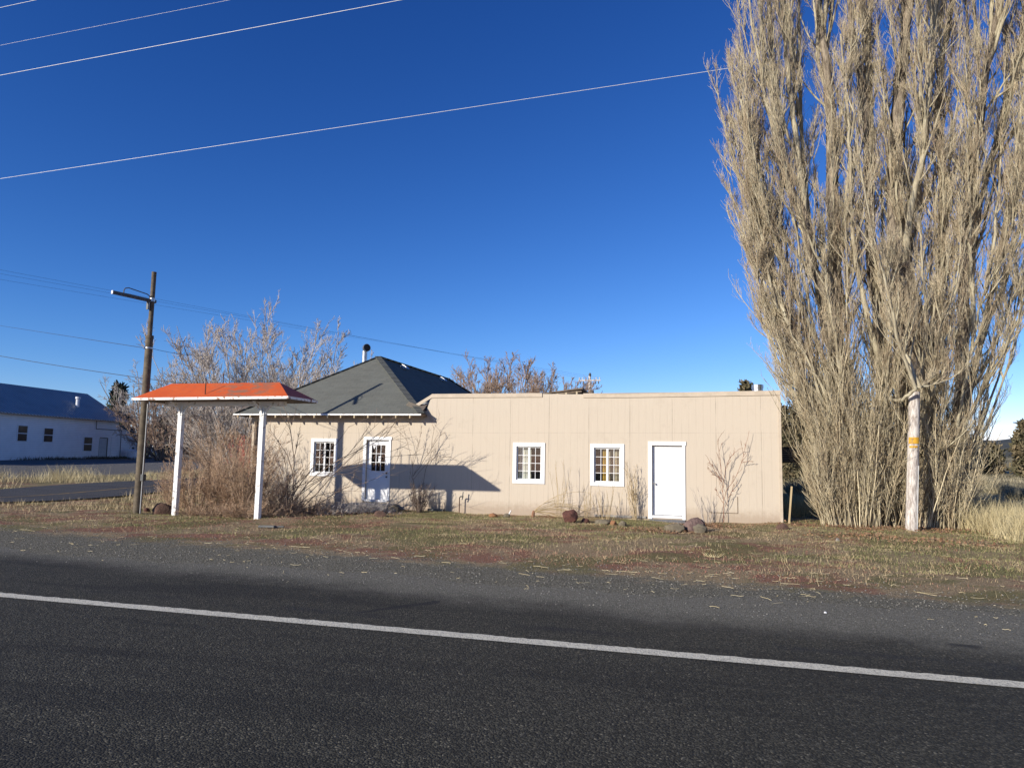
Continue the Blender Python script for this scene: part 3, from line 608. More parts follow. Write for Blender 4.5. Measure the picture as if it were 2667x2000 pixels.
def curtain(x0, x1, z0, z1, y, mat, label, folds=6, amp=0.02):
    n = folds*6; xs = np.linspace(x0, x1, n); V = []; F = []
    for i, x in enumerate(xs):
        yy = y+amp*math.sin(i/6*2*math.pi)
        for z in (z0, z1): V += [(x, yy, z), (x, yy+0.004, z)]
    for i in range(n-1):
        a = i*4; b = a+4; F += [(a, b, b+2, a+2), (a+1, a+3, b+3, b+1), (a, a+1, b+1, b), (a+2, b+2, b+3, a+3)]
    F += [(0, 2, 3, 1), (n*4-4, n*4-3, n*4-1, n*4-2)]
    tag(obj('curtain', V, F, mat, loc=((x0+x1)/2, y, z0)), label, 'curtain', 'curtains behind the wing windows')
curtain(-5.60, -5.16, 0.9, 2.05, YF+0.19, M['curtain_pale'], 'pale curtain behind the left sash of the window nearest the canopy shadow', 5, 0.012)
curtain(-2.99, -2.84, 0.9, 2.05, YF+0.18, M['curtain_ochre'], 'narrow ochre yellow cloth hanging behind the left sash of the window beside the plain door', 2, 0.008)
curtain(-2.82, -2.40, 0.9, 2.05, YF+0.20, M['curtain_brown'], 'wide beige brown curtain behind the right sash of the window beside the plain door', 5, 0.018)

# doors
def door_casing(h, w=0.10, foot=0.0):
    xa, xb, za, zb = h; f = MB()
    f.box(xa-w, xb+w, YF-0.030, YF-0.002, zb, zb+w); f.box(xa-w, xa, YF-0.028, YF-0.002, za-foot, zb); f.box(xb, xb+w*0.78, YF-0.028, YF-0.002, za-foot, zb); return f
f = door_casing(DA, 0.11, 0.06); f.box(DA[0], DA[1], YF-0.02, YF+0.13, DA[2]-0.03, DA[2]+0.04)
d1 = f.build('door', M['white'], bld, bevel=0.003); d1['label'] = 'plain white slab door in a white casing'
mb = MB(); mb.box(DA[0]+0.006, DA[1]-0.006, YF+0.075, YF+0.118, DA[2]+0.055, DA[3]-0.006); mb.build('door_slab', M['white'], d1, bevel=0.004)
kp = (DA[0]+0.07, YF+0.07, 0.96); mb = MB(); mb.tube([kp, (kp[0], kp[1]-0.05, kp[2])], 0.018, 10); mb.tube([(kp[0], kp[1]-0.045, kp[2]), (kp[0], kp[1]-0.065, kp[2]), (kp[0], kp[1]-0.085, kp[2])], [0.024, 0.032, 0.018], 12); mb.build('door_knob', M['galv'], d1)
f = door_casing(DB, 0.10, 0.0); f.box(DB[0], DB[1], YF-0.03, YF+0.13, DB[2]-0.04, DB[2]+0.03)
d2 = f.build('door', M['white'], bld, bevel=0.003); d2['label'] = 'white door with nine small panes in its upper half'
xa, xb, za, zb = DB; y0, y1 = YF+0.07, YF+0.112; gl0, gl1, gz0, gz1 = xa+0.15, xb-0.15, za+0.93, zb-0.16
mb = MB(); mb.box(xa+0.006, xb-0.006, y0, y1, za+0.035, gz0); mb.box(xa+0.006, xb-0.006, y0, y1, gz1, zb-0.006); mb.box(xa+0.006, gl0, y0, y1, gz0, gz1); mb.box(gl1, xb-0.006, y0, y1, gz0, gz1); mb.build('door_slab', M['white'], d2)
mb = MB()
for i in (1, 2):
    x = gl0+(gl1-gl0)*i/3; mb.box(x-0.009, x+0.009, y0+0.004, y0+0.022, gz0, gz1); z = gz0+(gz1-gz0)*i/3; mb.box(gl0, gl1, y0+0.007, y0+0.019, z-0.009, z+0.009)
mb.build('grille_bars', M['white'], d2)
mb = MB(); mb.box(gl0, gl1, y0+0.024, y0+0.028, gz0, gz1); mb.build('pane', M['glass'], d2)
for z in (za+0.87, za+0.75):
    kp = np.array((xb-0.075, y0, z)); mb = MB(); mb.tube([kp, kp-(0, 0.03, 0), kp-(0, 0.055, 0)], [0.022, 0.028, 0.02], 12); mb.build('door_knob', M['dark_metal'], d2)
cx = (gl0+gl1)/2; cz = (gz0+gz1)/2
mb = MB(); mb.box(cx-0.02, cx+0.09, y0+0.018, y0+0.023, cz-0.17, cz+0.10); nb = mb.build('door_notice', M['black'], d2)
mb = MB(); mb.box(cx+0.0, cx+0.075, y0+0.013, y0+0.0175, cz-0.145, cz+0.06); mb.build('notice_sheet', M['paper'], nb)
mb = MB(); mb.prism([(gl0+0.03, y0+0.020, gz1-0.02), (gl0+0.13, y0+0.020, gz1-0.02), (gl0+0.08, y0+0.020, gz1-0.14)], (0, 0.003, 0)); mb.build('door_sticker', M['paper'], d2)
# steps under the doors
s1 = MB(); s1.box(-1.62, -0.62, YF-0.42, YF-0.03, -0.25, -0.03); tag(s1.build('door_step', M['grey_step'], loc=(-1.1, YF-0.2, -0.1), bevel=0.015), 'low grey painted step under the plain white door', 'step')
s2 = MB(); s2.box(-10.85, -9.4, YF-0.95, YF-0.035, -0.3, 0.13); tag(s2.build('door_step', M['concrete'], loc=(-10.1, YF-0.4, 0), bevel=0.03), 'rough concrete step under the door with nine panes', 'step')
# dark box sticking out of the end wall
mb = MB(); mb.box(1.95, 2.62, 22.2, 22.9, 1.62, 2.08)
ac = mb.build('window_box', M['black'], loc=(1.95, 22.5, 1.6), bevel=0.01); tag(ac, 'black box sticking out of the right end wall of the beige building', 'box')
mb = MB()
for i in range(6): mb.box(1.98, 2.60, 22.185, 22.198, 1.66+i*0.065, 1.69+i*0.065)
mb.build('louver', M['dark_metal'], ac)

# ------------------------------------------------------------------ the orange canopy
can = thing('pump_canopy', 'old fuel pump canopy with a faded orange hip roof on two white posts', 'canopy', (-12.2, 15.95, 0))
KX0, KX1, KY0, KY1 = -14.55, -9.92, 15.28, 16.62; KZ = 3.0; RZ = 3.44; r0, r1 = -13.95, -10.62; KM = 15.95
rr = MB(); k0, k1, k2, k3 = (KX0, KY0, KZ), (KX1, KY0, KZ+0.02), (KX1, KY1, KZ+0.02), (KX0, KY1, KZ); q0, q1 = (r0, KM, RZ), (r1, KM, RZ)
rr.add([k0, k1, q1, q0], [(0,1,2,3)]); rr.add([k1, k2, q1], [(0,1,2)]); rr.add([k2, k3, q0, q1], [(0,1,2,3)]); rr.add([k3, k0, q0], [(0,1,2)])
rr.build('canopy_roof', M['orange'], can)
mb = MB(); t = 0.02; h = 0.062
mb.prism([(KX0-t, KY0-t, KZ-h), (KX1+t, KY0-t, KZ-h+0.02), (KX1+t, KY0-t, KZ+0.022), (KX0-t, KY0-t, KZ+0.002)], (0, t, 0))
mb.prism([(KX1, KY0, KZ-h+0.02), (KX1, KY1, KZ-h+0.02), (KX1, KY1, KZ+0.022), (KX1, KY0, KZ+0.022)], (t, 0, 0))
mb.prism([(KX0, KY0, KZ-h), (KX0, KY1, KZ-h), (KX0, KY1, KZ+0.002), (KX0, KY0, KZ+0.002)], (-t, 0, 0))
mb.prism([(KX0, KY1, KZ-h), (KX1, KY1, KZ-h+0.02), (KX1, KY1, KZ+0.02), (KX0, KY1, KZ)], (0, t, 0))
mb.build('fascia', M['fascia_rust'], can)
mb = MB(); mb.box(KX0+0.01, KX1-0.01, KY0+0.01, KY1-0.01, KZ-0.055, KZ-0.03); mb.build('soffit', M['soffit'], can)
mb = MB(); mb.box(KX0+0.5, KX1-0.5, KM-0.07, KM+0.07, KZ-0.17, KZ-0.056); mb.build('beam', M['white_worn'], can)
for xp in (-13.56, -11.06):
    zb = float(gz(xp, KM))-0.1; mb = MB(); mb.box(xp-0.064, xp+0.064, KM-0.064, KM+0.064, zb, KZ-0.171); po = mb.build('post', M['white_worn'], can, bevel=0.006)
    mb = MB(); mb.box(xp-0.078, xp+0.078, KM-0.078, KM+0.078, 2.60, 2.625); mb.build('post_collar', M['white_worn'], po)
    for (dx, dy) in ((1, 0), (-1, 0), (0, 1), (0, -1)):
        pts = []
        for i in range(7):
            a = i/6*math.pi/2; L = 0.42 if dx else 0.36; pts.append((xp+dx*(0.066+L*(1-math.cos(a))), KM+dy*(0.066+L*(1-math.cos(a))), 2.58+0.33*math.sin(a)))
        mb = MB()
        for a_, b_ in zip(pts[:-1], pts[1:]): mb.bar(a_, b_, 0.035, 0.05, up=(dy, -dx, 0.001))
        mb.build('bracket', M['white_worn'], po)
for (yy, zz, xx) in ((15.42, 0.42, -12.43), (16.02, 0.30, -12.38), (16.45, 0.42, -12.36)):
    zr = KZ+0.01+(RZ-KZ)*(1-abs(yy-KM)/0.67); mb = MB(); mb.tube([(xx, yy, zr-0.02), (xx, yy, zr+zz)], 0.013, 8); mb.build('roof_rod', M['rust_metal'], can)

# ------------------------------------------------------------------ steel lamp pole
px_, py_ = -14.83, 16.01; zg = float(gz(px_, py_))
pole = thing('sign_pole', 'tall brown steel pole with an empty sign arm beside the orange canopy', 'pole', (px_, py_, zg))
mb = MB(); mb.tube([(px_, py_, zg-0.2), (px_, py_, 2.5), (px_, py_, 4.76)], [0.105, 0.10, 0.095], 20); mb.tube([(px_, py_, 4.7), (px_, py_, 4.79)], 0.107, 20); mb.build('lower_tube', M['pole_steel'], pole)
mb = MB(); mb.tube([(px_, py_, 4.75), (px_, py_, 6.56)], 0.062, 16); mb.tube([(px_, py_, 6.555), (px_, py_, 6.58)], 0.066, 16); mb.build('upper_tube', M['pole_steel'], pole)
aend = np.array((-15.14, 14.95, 5.78)); aroot = np.array((px_, py_-0.02, 5.76)); u = (aroot-aend)/np.linalg.norm(aroot-aend)
mb = MB(); mb.bar(aend, aroot+u*0.12, 0.075, 0.085); arm = mb.build('sign_arm', M['dark_metal'], pole)
mb = MB(); mb.bar(aend-u*0.012, aend, 0.078, 0.088); mb.build('arm_end_cap', M['white'], arm)
b0 = aend+u*0.30
mb = MB(); mb.tube([b0+(0,0,0.03), b0+(0,0,0.12), b0+u*0.03+(0,0,0.18), b0+u*0.12+(0,0,0.215), aroot+(0,0,0.16)-u*0.14, aroot+(0,0,0.12)-u*0.07, aroot+(0,0,0.02)-u*0.03], 0.014, 8); mb.build('conduit_loop', M['dark_metal'], arm)
mb = MB(); mb.bar(aroot-u*0.10+(0,0,-0.04), aroot-u*0.10+(0,0,-0.26), 0.04, 0.06, up=(1,0,0)); mb.build('arm_bracket', M['dark_metal'], arm)
mb = MB(); mb.tube([(px_, py_, 5.74), (px_, py_, 5.84)], 0.075, 16); mb.build('arm_clamp', M['galv'], arm)
mb = MB(); mb.tube([(px_, py_, 4.42), (px_, py_, 4.46)], 0.110, 18); mb.bar((px_-0.11, py_-0.06, 4.44), (px_-0.02, py_-0.13, 4.44), 0.04, 0.05); mb.build('wire_clamp', M['galv'], pole)
mb = MB(); mb.tube([(px_+0.118, py_-0.02, 2.9), (px_+0.118, py_-0.02, 0.95), (px_+0.118, py_-0.02, zg)], 0.013, 8); cnd = mb.build('conduit', M['grey_plastic'], pole)
mb = MB(); mb.box(px_+0.10, px_+0.19, py_-0.08, py_+0.03, 0.82, 1.0); mb.build('switch_box', M['dark_metal'], cnd, bevel=0.006)

# ------------------------------------------------------------------ wooden utility pole at the poplars
ux, uy = 4.80, 19.75; uz = float(gz(ux, uy)); ut = np.array([5.0, uy, 3.44])
up_ = thing('utility_pole', 'pale weathered wooden pole, its top lost among the twigs in front of the poplars', 'utility pole', (ux, uy, uz))
kk = 24; prof = []; nz = 40
mb = MB(); P_ = [np.array([ux, uy, uz-0.2])+(ut-np.array([ux, uy, uz-0.2]))*i/nz for i in range(nz+1)]
mb.tube(P_, [0.138-0.012*i/nz+0.0015*math.sin(i*2.3) for i in range(nz+1)], kk); mb.build('shaft', M['pole_wood'], up_, smooth=True)
pt = lambda z: np.array([ux, uy, uz])+(ut-np.array([ux, uy, uz]))*(z-uz)/(ut[2]-uz)
def band(z0, z1, a0, a1, r, mat, name, par):
    V = []; F = []; n_ = 10
    for i in range(n_+1):
        a = a0+(a1-a0)*i/n_
        for z in (z0, z1):
            c = pt(z); rr_ = r-0.0038*z; V += [c+np.array([math.cos(a)*rr_, math.sin(a)*rr_, 0]), c+np.array([math.cos(a)*(rr_+0.006), math.sin(a)*(rr_+0.006), 0])]
    for i in range(n_):
        a = i*4; b = a+4; F += [(a+1, b+1, b+3, a+3), (a, a+2, b+2, b), (a+2, a+3, b+3, b+2), (a, b, b+1, a+1)]
    F += [(0, 1, 3, 2), (n_*4, n_*4+2, n_*4+3, n_*4+1)]
    return obj(name, V, F, mat, par)
sg = band(2.14, 2.30, R(212), R(318), 0.1445, M['sign_yellow'], 'warning_plate', up_)
for i in range(5): band(2.165+i*0.024, 2.174+i*0.024, R(222+(7*i % 5)*6), R(262-(i*3 % 4)*4), 0.1515, M['dark_metal'], 'printed_mark', sg)
band(2.04, 2.09, R(222), R(300), 0.1445, M['sign_yellow'], 'small_tag', up_)
mb = MB(); a = R(318); mb.tube([pt(0.0)+(math.cos(a)*0.148, math.sin(a)*0.148, 0), pt(1.6)+(math.cos(a)*0.145, math.sin(a)*0.145, 0)], 0.012, 8); mb.build('ground_wire_cover', M['grey_plastic'], up_)

# ------------------------------------------------------------------ wires
def wire(name, pts, r, mat, label, group, sag=0.0, n=40):
    P = []
    for a, b in zip(pts[:-1], pts[1:]):
        a, b = np.array(a, float), np.array(b, float)
        for i in range(n):
            t = i/n; p = a+(b-a)*t; p[2] -= 4*sag*t*(1-t); P.append(p)
    P.append(np.array(pts[-1], float)); mb = MB(); mb.tube(P, r, 6); tag(mb.build(name, mat, loc=P[0]), label, 'wire', group)
ov = 'bright overhead wires along the road'
def ext(a, b, e0, e1): a, b = np.array(a), np.array(b); return a-(b-a)*e0, b+(b-a)*e1
a, b = ext(at(0, 466, 21.0), at(2667, 62, 23.0), 0.8, 0.05); wire('power_line', [a, b], 0.008, M['wire_bright'], 'lowest bright wire crossing the whole sky and running behind the poplar twigs', ov)
a, b = ext(at(0, 197, 17), at(1049, 0, 17), 0.8, 2.5); wire('power_line', [a, b], 0.008, M['wire_bright'], 'middle bright wire, thick white line in the upper left sky', ov)
a, b = ext(at(0, 119, 16), at(602, 0, 16), 0.8, 4); wire('power_line', [a, b], 0.0035, M['wire_bright'], 'thin faint grey wire between the two brightest upper left wires', ov)
a, b = ext(at(0, 21, 18), at(97, 0, 18), 8, 30); wire('power_line', [a, b], 0.0075, M['wire_bright'], 'topmost bright wire, cutting only the upper left corner of the sky', ov)
fp = at(1536, 978, 76.0)
gb = 'thin distant wires behind the building'
for i, (yl, dx, r) in enumerate(((703, -1.1, 0.006), (713, 0.0, 0.006), (728, 1.1, 0.006))):
    a = at(0, yl, 34.0+i*0.8); b = np.array([fp[0]+dx, 76.0, fp[2]-0.25]); a2, _ = ext(a, b, 0.3, 0); wire('power_line', [a2, b], r, M['wire_dark'], ['uppermost of three thin distant wires running to the far utility pole', 'middle of three thin distant wires running to the far utility pole', 'lowest of three thin distant wires running to the far utility pole'][i], gb)
a, b = ext(at(0, 848, 30), at(382, 905, 16.0), 0.3, 0.0); wire('power_line', [a, (px_-0.1, py_-0.08, 4.44)], 0.007, M['wire_dark'], 'thin dark wire ending at the clamp on the brown steel pole', gb)
wire('power_line', [(px_+0.05, py_, 4.44), at(560, 925, 27)], 0.006, M['wire_dark'], 'thin dark wire leaving the brown steel pole towards the bare tree', gb, 0.1)
a, b = ext(at(0, 924, 26), at(485, 1000, 24), 0.3, 0.0); wire('power_line', [a, b, (-14.0, 24.5, 3.7)], 0.012, M['wire_dark'], 'thick dark cable sagging behind the brown steel pole to the hip roof', gb, 0.08)

# ------------------------------------------------------------------ far utility pole
zz = float(gz(fp[0], 76)); fpo = thing('utility_pole', 'distant utility pole with one cross arm seen above the flat roof', 'utility pole', (fp[0], 76, zz))
mb = MB(); mb.tube([(fp[0], 76, zz-0.3), (fp[0], 76, fp[2])], [0.20, 0.14], 12); mb.build('shaft', M['pole_wood'], fpo)
mb = MB(); mb.bar((fp[0]-1.2, 75.84, fp[2]-0.55), (fp[0]+1.2, 75.84, fp[2]-0.55), 0.11, 0.13); ca = mb.build('cross_arm', M['pole_wood'], fpo)
for dx in (-1.1, -0.75, 0.75, 1.1):
    mb = MB(); mb.lathe((fp[0]+dx, 75.84, fp[2]-0.49), [(0.03, 0), (0.03, 0.12), (0.07, 0.13), (0.08, 0.2), (0.05, 0.26)], 8); mb.build('insulator', M['ceramic'], ca)
    mb = MB(); mb.lathe((fp[0]+dx*0.9, 75.8, fp[2]-0.95), [(0.03, 0), (0.06, 0.06), (0.06, 0.2), (0.03, 0.34)], 8); mb.build('insulator', M['dark_metal'], ca)
mb = MB(); mb.lathe((fp[0]+0.05, 75.8, fp[2]-0.05), [(0.12, 0), (0.16, 0.1), (0.1, 0.3)], 10); mb.build('pole_cap', M['dark_metal'], fpo)
mb = MB(); mb.lathe((fp[0]+0.3, 75.8, fp[2]-2.6), [(0.2, 0), (0.22, 0.1), (0.22, 0.8), (0.15, 0.95)], 12); mb.build('transformer', M['dark_metal'], fpo)

# ------------------------------------------------------------------ white building across the lot
WP = np.array([-56.9, 56.33, 0.0]); waz = R(6.7); WD = np.array([-math.sin(waz), math.cos(waz), 0]); WN = np.array([math.cos(waz), math.sin(waz), 0])
wb = thing('white_building', 'long white clapboard building with a grey corrugated roof across the gravel lot', 'building', (WP[0], WP[1], 0.8))
def wq(s, n, z): return WP+WD*s+WN*n+np.array([0, 0, z])
def wbox(mb, s0, s1, n0, n1, z0, z1):
    V = [wq(s, n, z) for z in (z0, z1) for (s, n) in ((s0, n0), (s1, n0), (s1, n1), (s0, n1))]
    return mb.add(V, [(0,1,2,3),(7,6,5,4),(0,4,5,1),(1,5,6,2),(2,6,7,3),(3,7,4,0)])
mb = MB(); S0, S1 = -26, 2.2; mid = -4.4; ez, rz = 4.72, 7.35
mb.prism([wq(S0, 0, 0.1), wq(S0, 2*mid, 0.1), wq(S0, 2*mid, ez), wq(S0, mid, rz-0.1), wq(S0, 0, ez)], WD*(S1-S0)); mb.build('wall', M['clapboard'], wb)
mb = MB()
mb.prism([wq(S0-0.6, 0.55, ez-0.20), wq(S0-0.6, mid, rz), wq(S0-0.6, mid, rz+0.08), wq(S0-0.6, 0.55, ez-0.12)], WD*(S1-S0+1.3))
mb.prism([wq(S0-0.6, 2*mid-0.55, ez-0.20), wq(S0-0.6, mid, rz+0.002), wq(S0-0.6, mid, rz+0.082), wq(S0-0.6, 2*mid-0.55, ez-0.12)], WD*(S1-S0+1.3))
wr = mb.build('roof', M['corr'], wb, uv=True)
vp_ = wq(-1.7, -1.55, 5.75); mb = MB(); mb.tube([vp_, vp_+(0, 0, 0.75)], 0.16, 12); mb.tube([vp_+(0,0,0.78), vp_+(0,0,0.98)], 0.22, 12); mb.build('vent_pipe', M['tank'], wr)
mb = MB(); mb.prism([wq(S1+0.002, -0.0, 0.1), wq(S1+0.002, -0.0, 4.15), wq(S1+0.002+3.4, 0.0, 3.1), wq(S1+3.402, 0.0, 0.1)], WN*-5); mb.build('lean_to_wall', M['clapboard'], wb)
mb = MB(); mb.prism([wq(S1+0.01, 0.2, 4.20), wq(S1+3.6, 0.2, 3.09), wq(S1+3.6, 0.2, 3.17), wq(S1+0.01, 0.2, 4.28)], WN*-5.4); mb.build('lean_to_roof', M['corr'], wb, uv=True)
for (s0, s1, z0, z1) in ((-9.9, -8.98, 2.33, 3.6), (-7.15, -6.2, 2.33, 3.5), (-2.38, -1.37, 1.6, 2.86), (-12.9, -12.0, 2.35, 3.6)):
    mb = MB(); wbox(mb, s0-0.08, s1+0.08, 0.003, 0.045, z0-0.08, z1+0.08); w_ = mb.build('window', M['tank'], wb)
    mb = MB(); wbox(mb, s0, s1, 0.047, 0.055, z0, z1); mb.build('pane', M['dark_window'], w_)
    mb = MB(); wbox(mb, s0, s1, 0.057, 0.075, (z0+z1)/2-0.035, (z0+z1)/2+0.035); mb.build('sash_bar', M['tank'], w_)
mb = MB(); wbox(mb, -0.38, 0.62, 0.003, 0.05, 0.85, 2.85); wd = mb.build('door', M['grey_door'], wb)
mb = MB(); wbox(mb, 0.62, 0.72, 0.003, 0.08, 0.85, 2.9); wbox(mb, -0.38, 0.62, 0.055, 0.08, 2.85, 2.92); mb.build('door_frame', M['dark_metal'], wd)
mb = MB(); wbox(mb, 1.25, 2.1, 0.003, 0.03, 0.9, 3.05); mb.build('shutter_panel', M['clapboard'], wb)
mb = MB(); mb.tube([wq(-0.98, 0.06, 4.5), wq(-0.98, 0.06, 3.72), wq(2.53, 0.06, 3.72), wq(2.6, 0.06, 1.0)], 0.03, 6); mb.build('conduit', M['dark_metal'], wb)
tk = wq(3.35, 0.9, 0); mb = MB(); mb.lathe((tk[0], tk[1], 0.7), [(0.48, 0), (0.5, 0.15), (0.5, 0.95), (0.35, 1.1), (0.1, 1.16)], 20)
to = mb.build('gas_tank', M['tank'], loc=(tk[0], tk[1], 0.7), smooth=False); tag(to, 'white upright tank standing beside the lean-to of the white building', 'tank')
mb = MB(); mb.lathe((tk[0], tk[1], 1.86), [(0.08, 0), (0.12, 0.05), (0.12, 0.15), (0.05, 0.2)], 12); mb.build('valve', M['dark_metal'], to)
# red shed behind the bush
sh0 = at(560, 1190, 38); sh1 = at(668, 1190, 38); zs = float(gz(sh0[0], 38))-0.2
sh = thing('red_shed', 'barn red shed half hidden behind the brush and the house corner', 'shed', ((sh0[0]+sh1[0])/2, 38, zs))
ztop = at(620, 1128, 38)[2]
mb = MB(); mb.box(sh0[0], sh1[0]+0.8, 38, 42, zs, ztop); mb.build('wall', M['shed_red'], sh)
mb = MB(); mb.prism([(sh0[0]-0.3, 37.7, ztop), (sh0[0]-0.3, 40, ztop+1.0), (sh0[0]-0.3, 42.3, ztop), (sh0[0]-0.3, 42.3, ztop+0.08), (sh0[0]-0.3, 40, ztop+1.08), (sh0[0]-0.3, 37.7, ztop+0.08)], (sh1[0]-sh0[0]+1.4, 0, 0)); mb.build('roof', M['shed_roof'], sh)
# white ladder-like frame by the far trees
lf = at(399, 1170, 66); zl = float(gz(lf[0], 66))
mb = MB()
for sx in (-0.45, 0.45): mb.bar((lf[0]+sx, 66, zl-0.1), (lf[0]+sx*0.35, 66.2, zl+2.0), 0.10, 0.10, up=(0, 1, 0))
for z in (0.6, 1.2, 1.85): mb.bar((lf[0]-0.42+0.14*z, 66.1, zl+z), (lf[0]+0.42-0.14*z, 66.1, zl+z), 0.07, 0.07)
tag(mb.build('trestle', M['white_worn'], loc=(lf[0], 66, zl)), 'small white A-shaped frame standing beyond the brown pole', 'frame')

# ------------------------------------------------------------------ plants
def unit(v): return v/(np.linalg.norm(v, axis=-1, keepdims=True)+1e-9)
def grow(P0, d0, L, npts, rng, curve=(0, 0, 0), wob=0.06):
    """n polylines from P0 in direction d0; curve is added to the direction along the way"""
    n = len(P0); d = unit(d0); seg = (L/(npts-1))[:, None]; P = np.zeros((n, npts, 3)); P[:, 0] = P0
    cv = np.asarray(curve, float)
    if cv.ndim == 1: cv = np.broadcast_to(cv, (n, 3))
    for i in range(1, npts):
        d = unit(d+cv/(npts-1)+rng.normal(0, wob, (n, 3))); P[:, i] = P[:, i-1]+d*seg
    return P
def sample(P, rng, per, lo=0.15, hi=0.97, bias=1.0):
    """per children on each polyline -> start points, tangents, t, parent index"""
    n, p, _ = P.shape; pi = np.repeat(np.arange(n), per); t = lo+(hi-lo)*rng.random(len(pi))**bias
    f = t*(p-1); i = np.minimum(f.astype(int), p-2); w = (f-i)[:, None]
    A_ = P[pi, i]*(1-w)+P[pi, i+1]*w; T = unit(P[pi, i+1]-P[pi, i]); return A_, T, t, pi
def away(T, rng, ang, sd):
    """directions at an angle from T with random azimuth"""
    n = len(T); r = rng.normal(size=(n, 3)); r = unit(r-T*np.sum(r*T, 1, keepdims=True)); a = np.radians(rng.normal(ang, sd, n))[:, None]
    return T*np.cos(a)+r*np.sin(a)
def taper(n, p, r0, r1): return np.asarray(r0).reshape(-1, 1)*(1-np.linspace(0, 1, p))[None]+np.asarray(r1).reshape(-1, 1)*np.linspace(0, 1, p)[None]
def join(parts):
    Vs, Fs, b = [], [], 0
    for V, F in parts: Vs.append(V); Fs.append(F+b); b += len(V)
    return np.concatenate(Vs), np.concatenate(Fs)
def fan(rng, base, n, H, spread, lean=(0, 0), jit=0.15, npts=9, up=0.5, wob=0.05, lo=0.6):
    """stems fanning from a base"""
    az = rng.uniform(0, 2*np.pi, n); tl = np.radians(spread)*np.sqrt(rng.random(n))
    d = np.stack([np.sin(tl)*np.cos(az)+lean[0], np.sin(tl)*np.sin(az)+lean[1], np.cos(tl)], -1)
    P0 = np.array(base)[None]+np.stack([np.cos(az)*jit*rng.random(n), np.sin(az)*jit*rng.random(n), np.full(n, -0.05)], -1)
    return grow(P0, d, H*rng.uniform(lo, 1, n), npts, rng, (0, 0, up), wob)
def bush(name, label, cat, base, H, n, spread, mat, seed, group=None, r=(0.012, 0.004), n1=8, n2=5, l1=0.45, l2=0.4, a1=32, lean=(0, 0), jit=0.2, up=0.3, tw=(0.004, 0.002), wob=0.05, lo=0.55, trunk=None, n3=0, lob=0.2, up1=0.2, crown_mat=None):
    rng = np.random.default_rng(seed); base = np.array(base, float); t = thing(name, label, cat, base, group)
    S = fan(rng, base, n, H, spread, lean, jit, 10, up, wob, lo); L0 = np.linalg.norm(np.diff(S, axis=1), axis=2).sum(1)
    V, F = tubes(S, taper(n, 10, r[0]*rng.uniform(0.7, 1.3, n), np.full(n, r[1])), 5); obj('stems', V, F, mat if trunk is None else trunk, t, True)
    parts = []
    A_, T, tt, pi = sample(S, rng, n1, lob); d = away(T, rng, a1, 10); B = grow(A_, d, L0[pi]*l1*(1.15-tt*0.75)*rng.uniform(0.6, 1.2, len(pi)), 6, rng, (0, 0, up1), wob*0.8)
    parts.append(tubes(B, taper(len(B), 6, np.full(len(B), (r[1]+tw[0])*0.6), np.full(len(B), tw[1])), 3))
    if n2:
        LB = np.linalg.norm(np.diff(B, axis=1), axis=2).sum(1)
        A_, T, tt, pi = sample(B, rng, n2, 0.2); d = away(T, rng, a1+4, 12); Cc = grow(A_, d, LB[pi]*l2*(1.2-tt*0.7)*rng.uniform(0.6, 1.2, len(pi)), 4, rng, (0, 0, up1), wob)
        parts.append(tubes(Cc, taper(len(Cc), 4, np.full(len(Cc), tw[0]), np.full(len(Cc), tw[1])), 3))
        if n3:
            LB = np.linalg.norm(np.diff(Cc, axis=1), axis=2).sum(1)
            A_, T, tt, pi = sample(Cc, rng, n3, 0.2); d = away(T, rng, a1+6, 12); D_ = grow(A_, d, LB[pi]*0.5*rng.uniform(0.6, 1.3, len(pi)), 3, rng, (0, 0, up1), wob)
            parts.append(tubes(D_, taper(len(D_), 3, np.full(len(D_), tw[0]*0.8), np.full(len(D_), tw[1]*0.8)), 3))
    V, F = join(parts); obj('twigs', V, F, crown_mat or mat, t); return t

def smooth_line(pts, n):
    """resample a polyline through Catmull-Rom"""
    P = np.array(pts, float); m = len(P); Q = []
    E_ = np.vstack([2*P[0]-P[1], P, 2*P[-1]-P[-2]])
    for k in range(n):
        f = k/(n-1)*(m-1); i = min(int(f), m-2); t = f-i; p0, p1, p2, p3 = E_[i], E_[i+1], E_[i+2], E_[i+3]
        Q.append(0.5*((2*p1)+(-p0+p2)*t+(2*p0-5*p1+4*p2-p3)*t*t+(-p0+3*p1-3*p2+p3)*t**3))
    return np.array(Q)
OUT_L = ([-700, -300, 0, 80, 205, 290, 374, 518, 600, 711, 784, 868, 952, 1061, 1180], [1960, 1905, 1880, 1886, 1862, 1852, 1846, 1905, 1908, 1915, 1950, 2005, 2085, 2120, 2140])
OUT_R = ([-700, 0, 700, 800, 892, 1016, 1180], [2800, 2770, 2690, 2625, 2575, 2550, 2520])
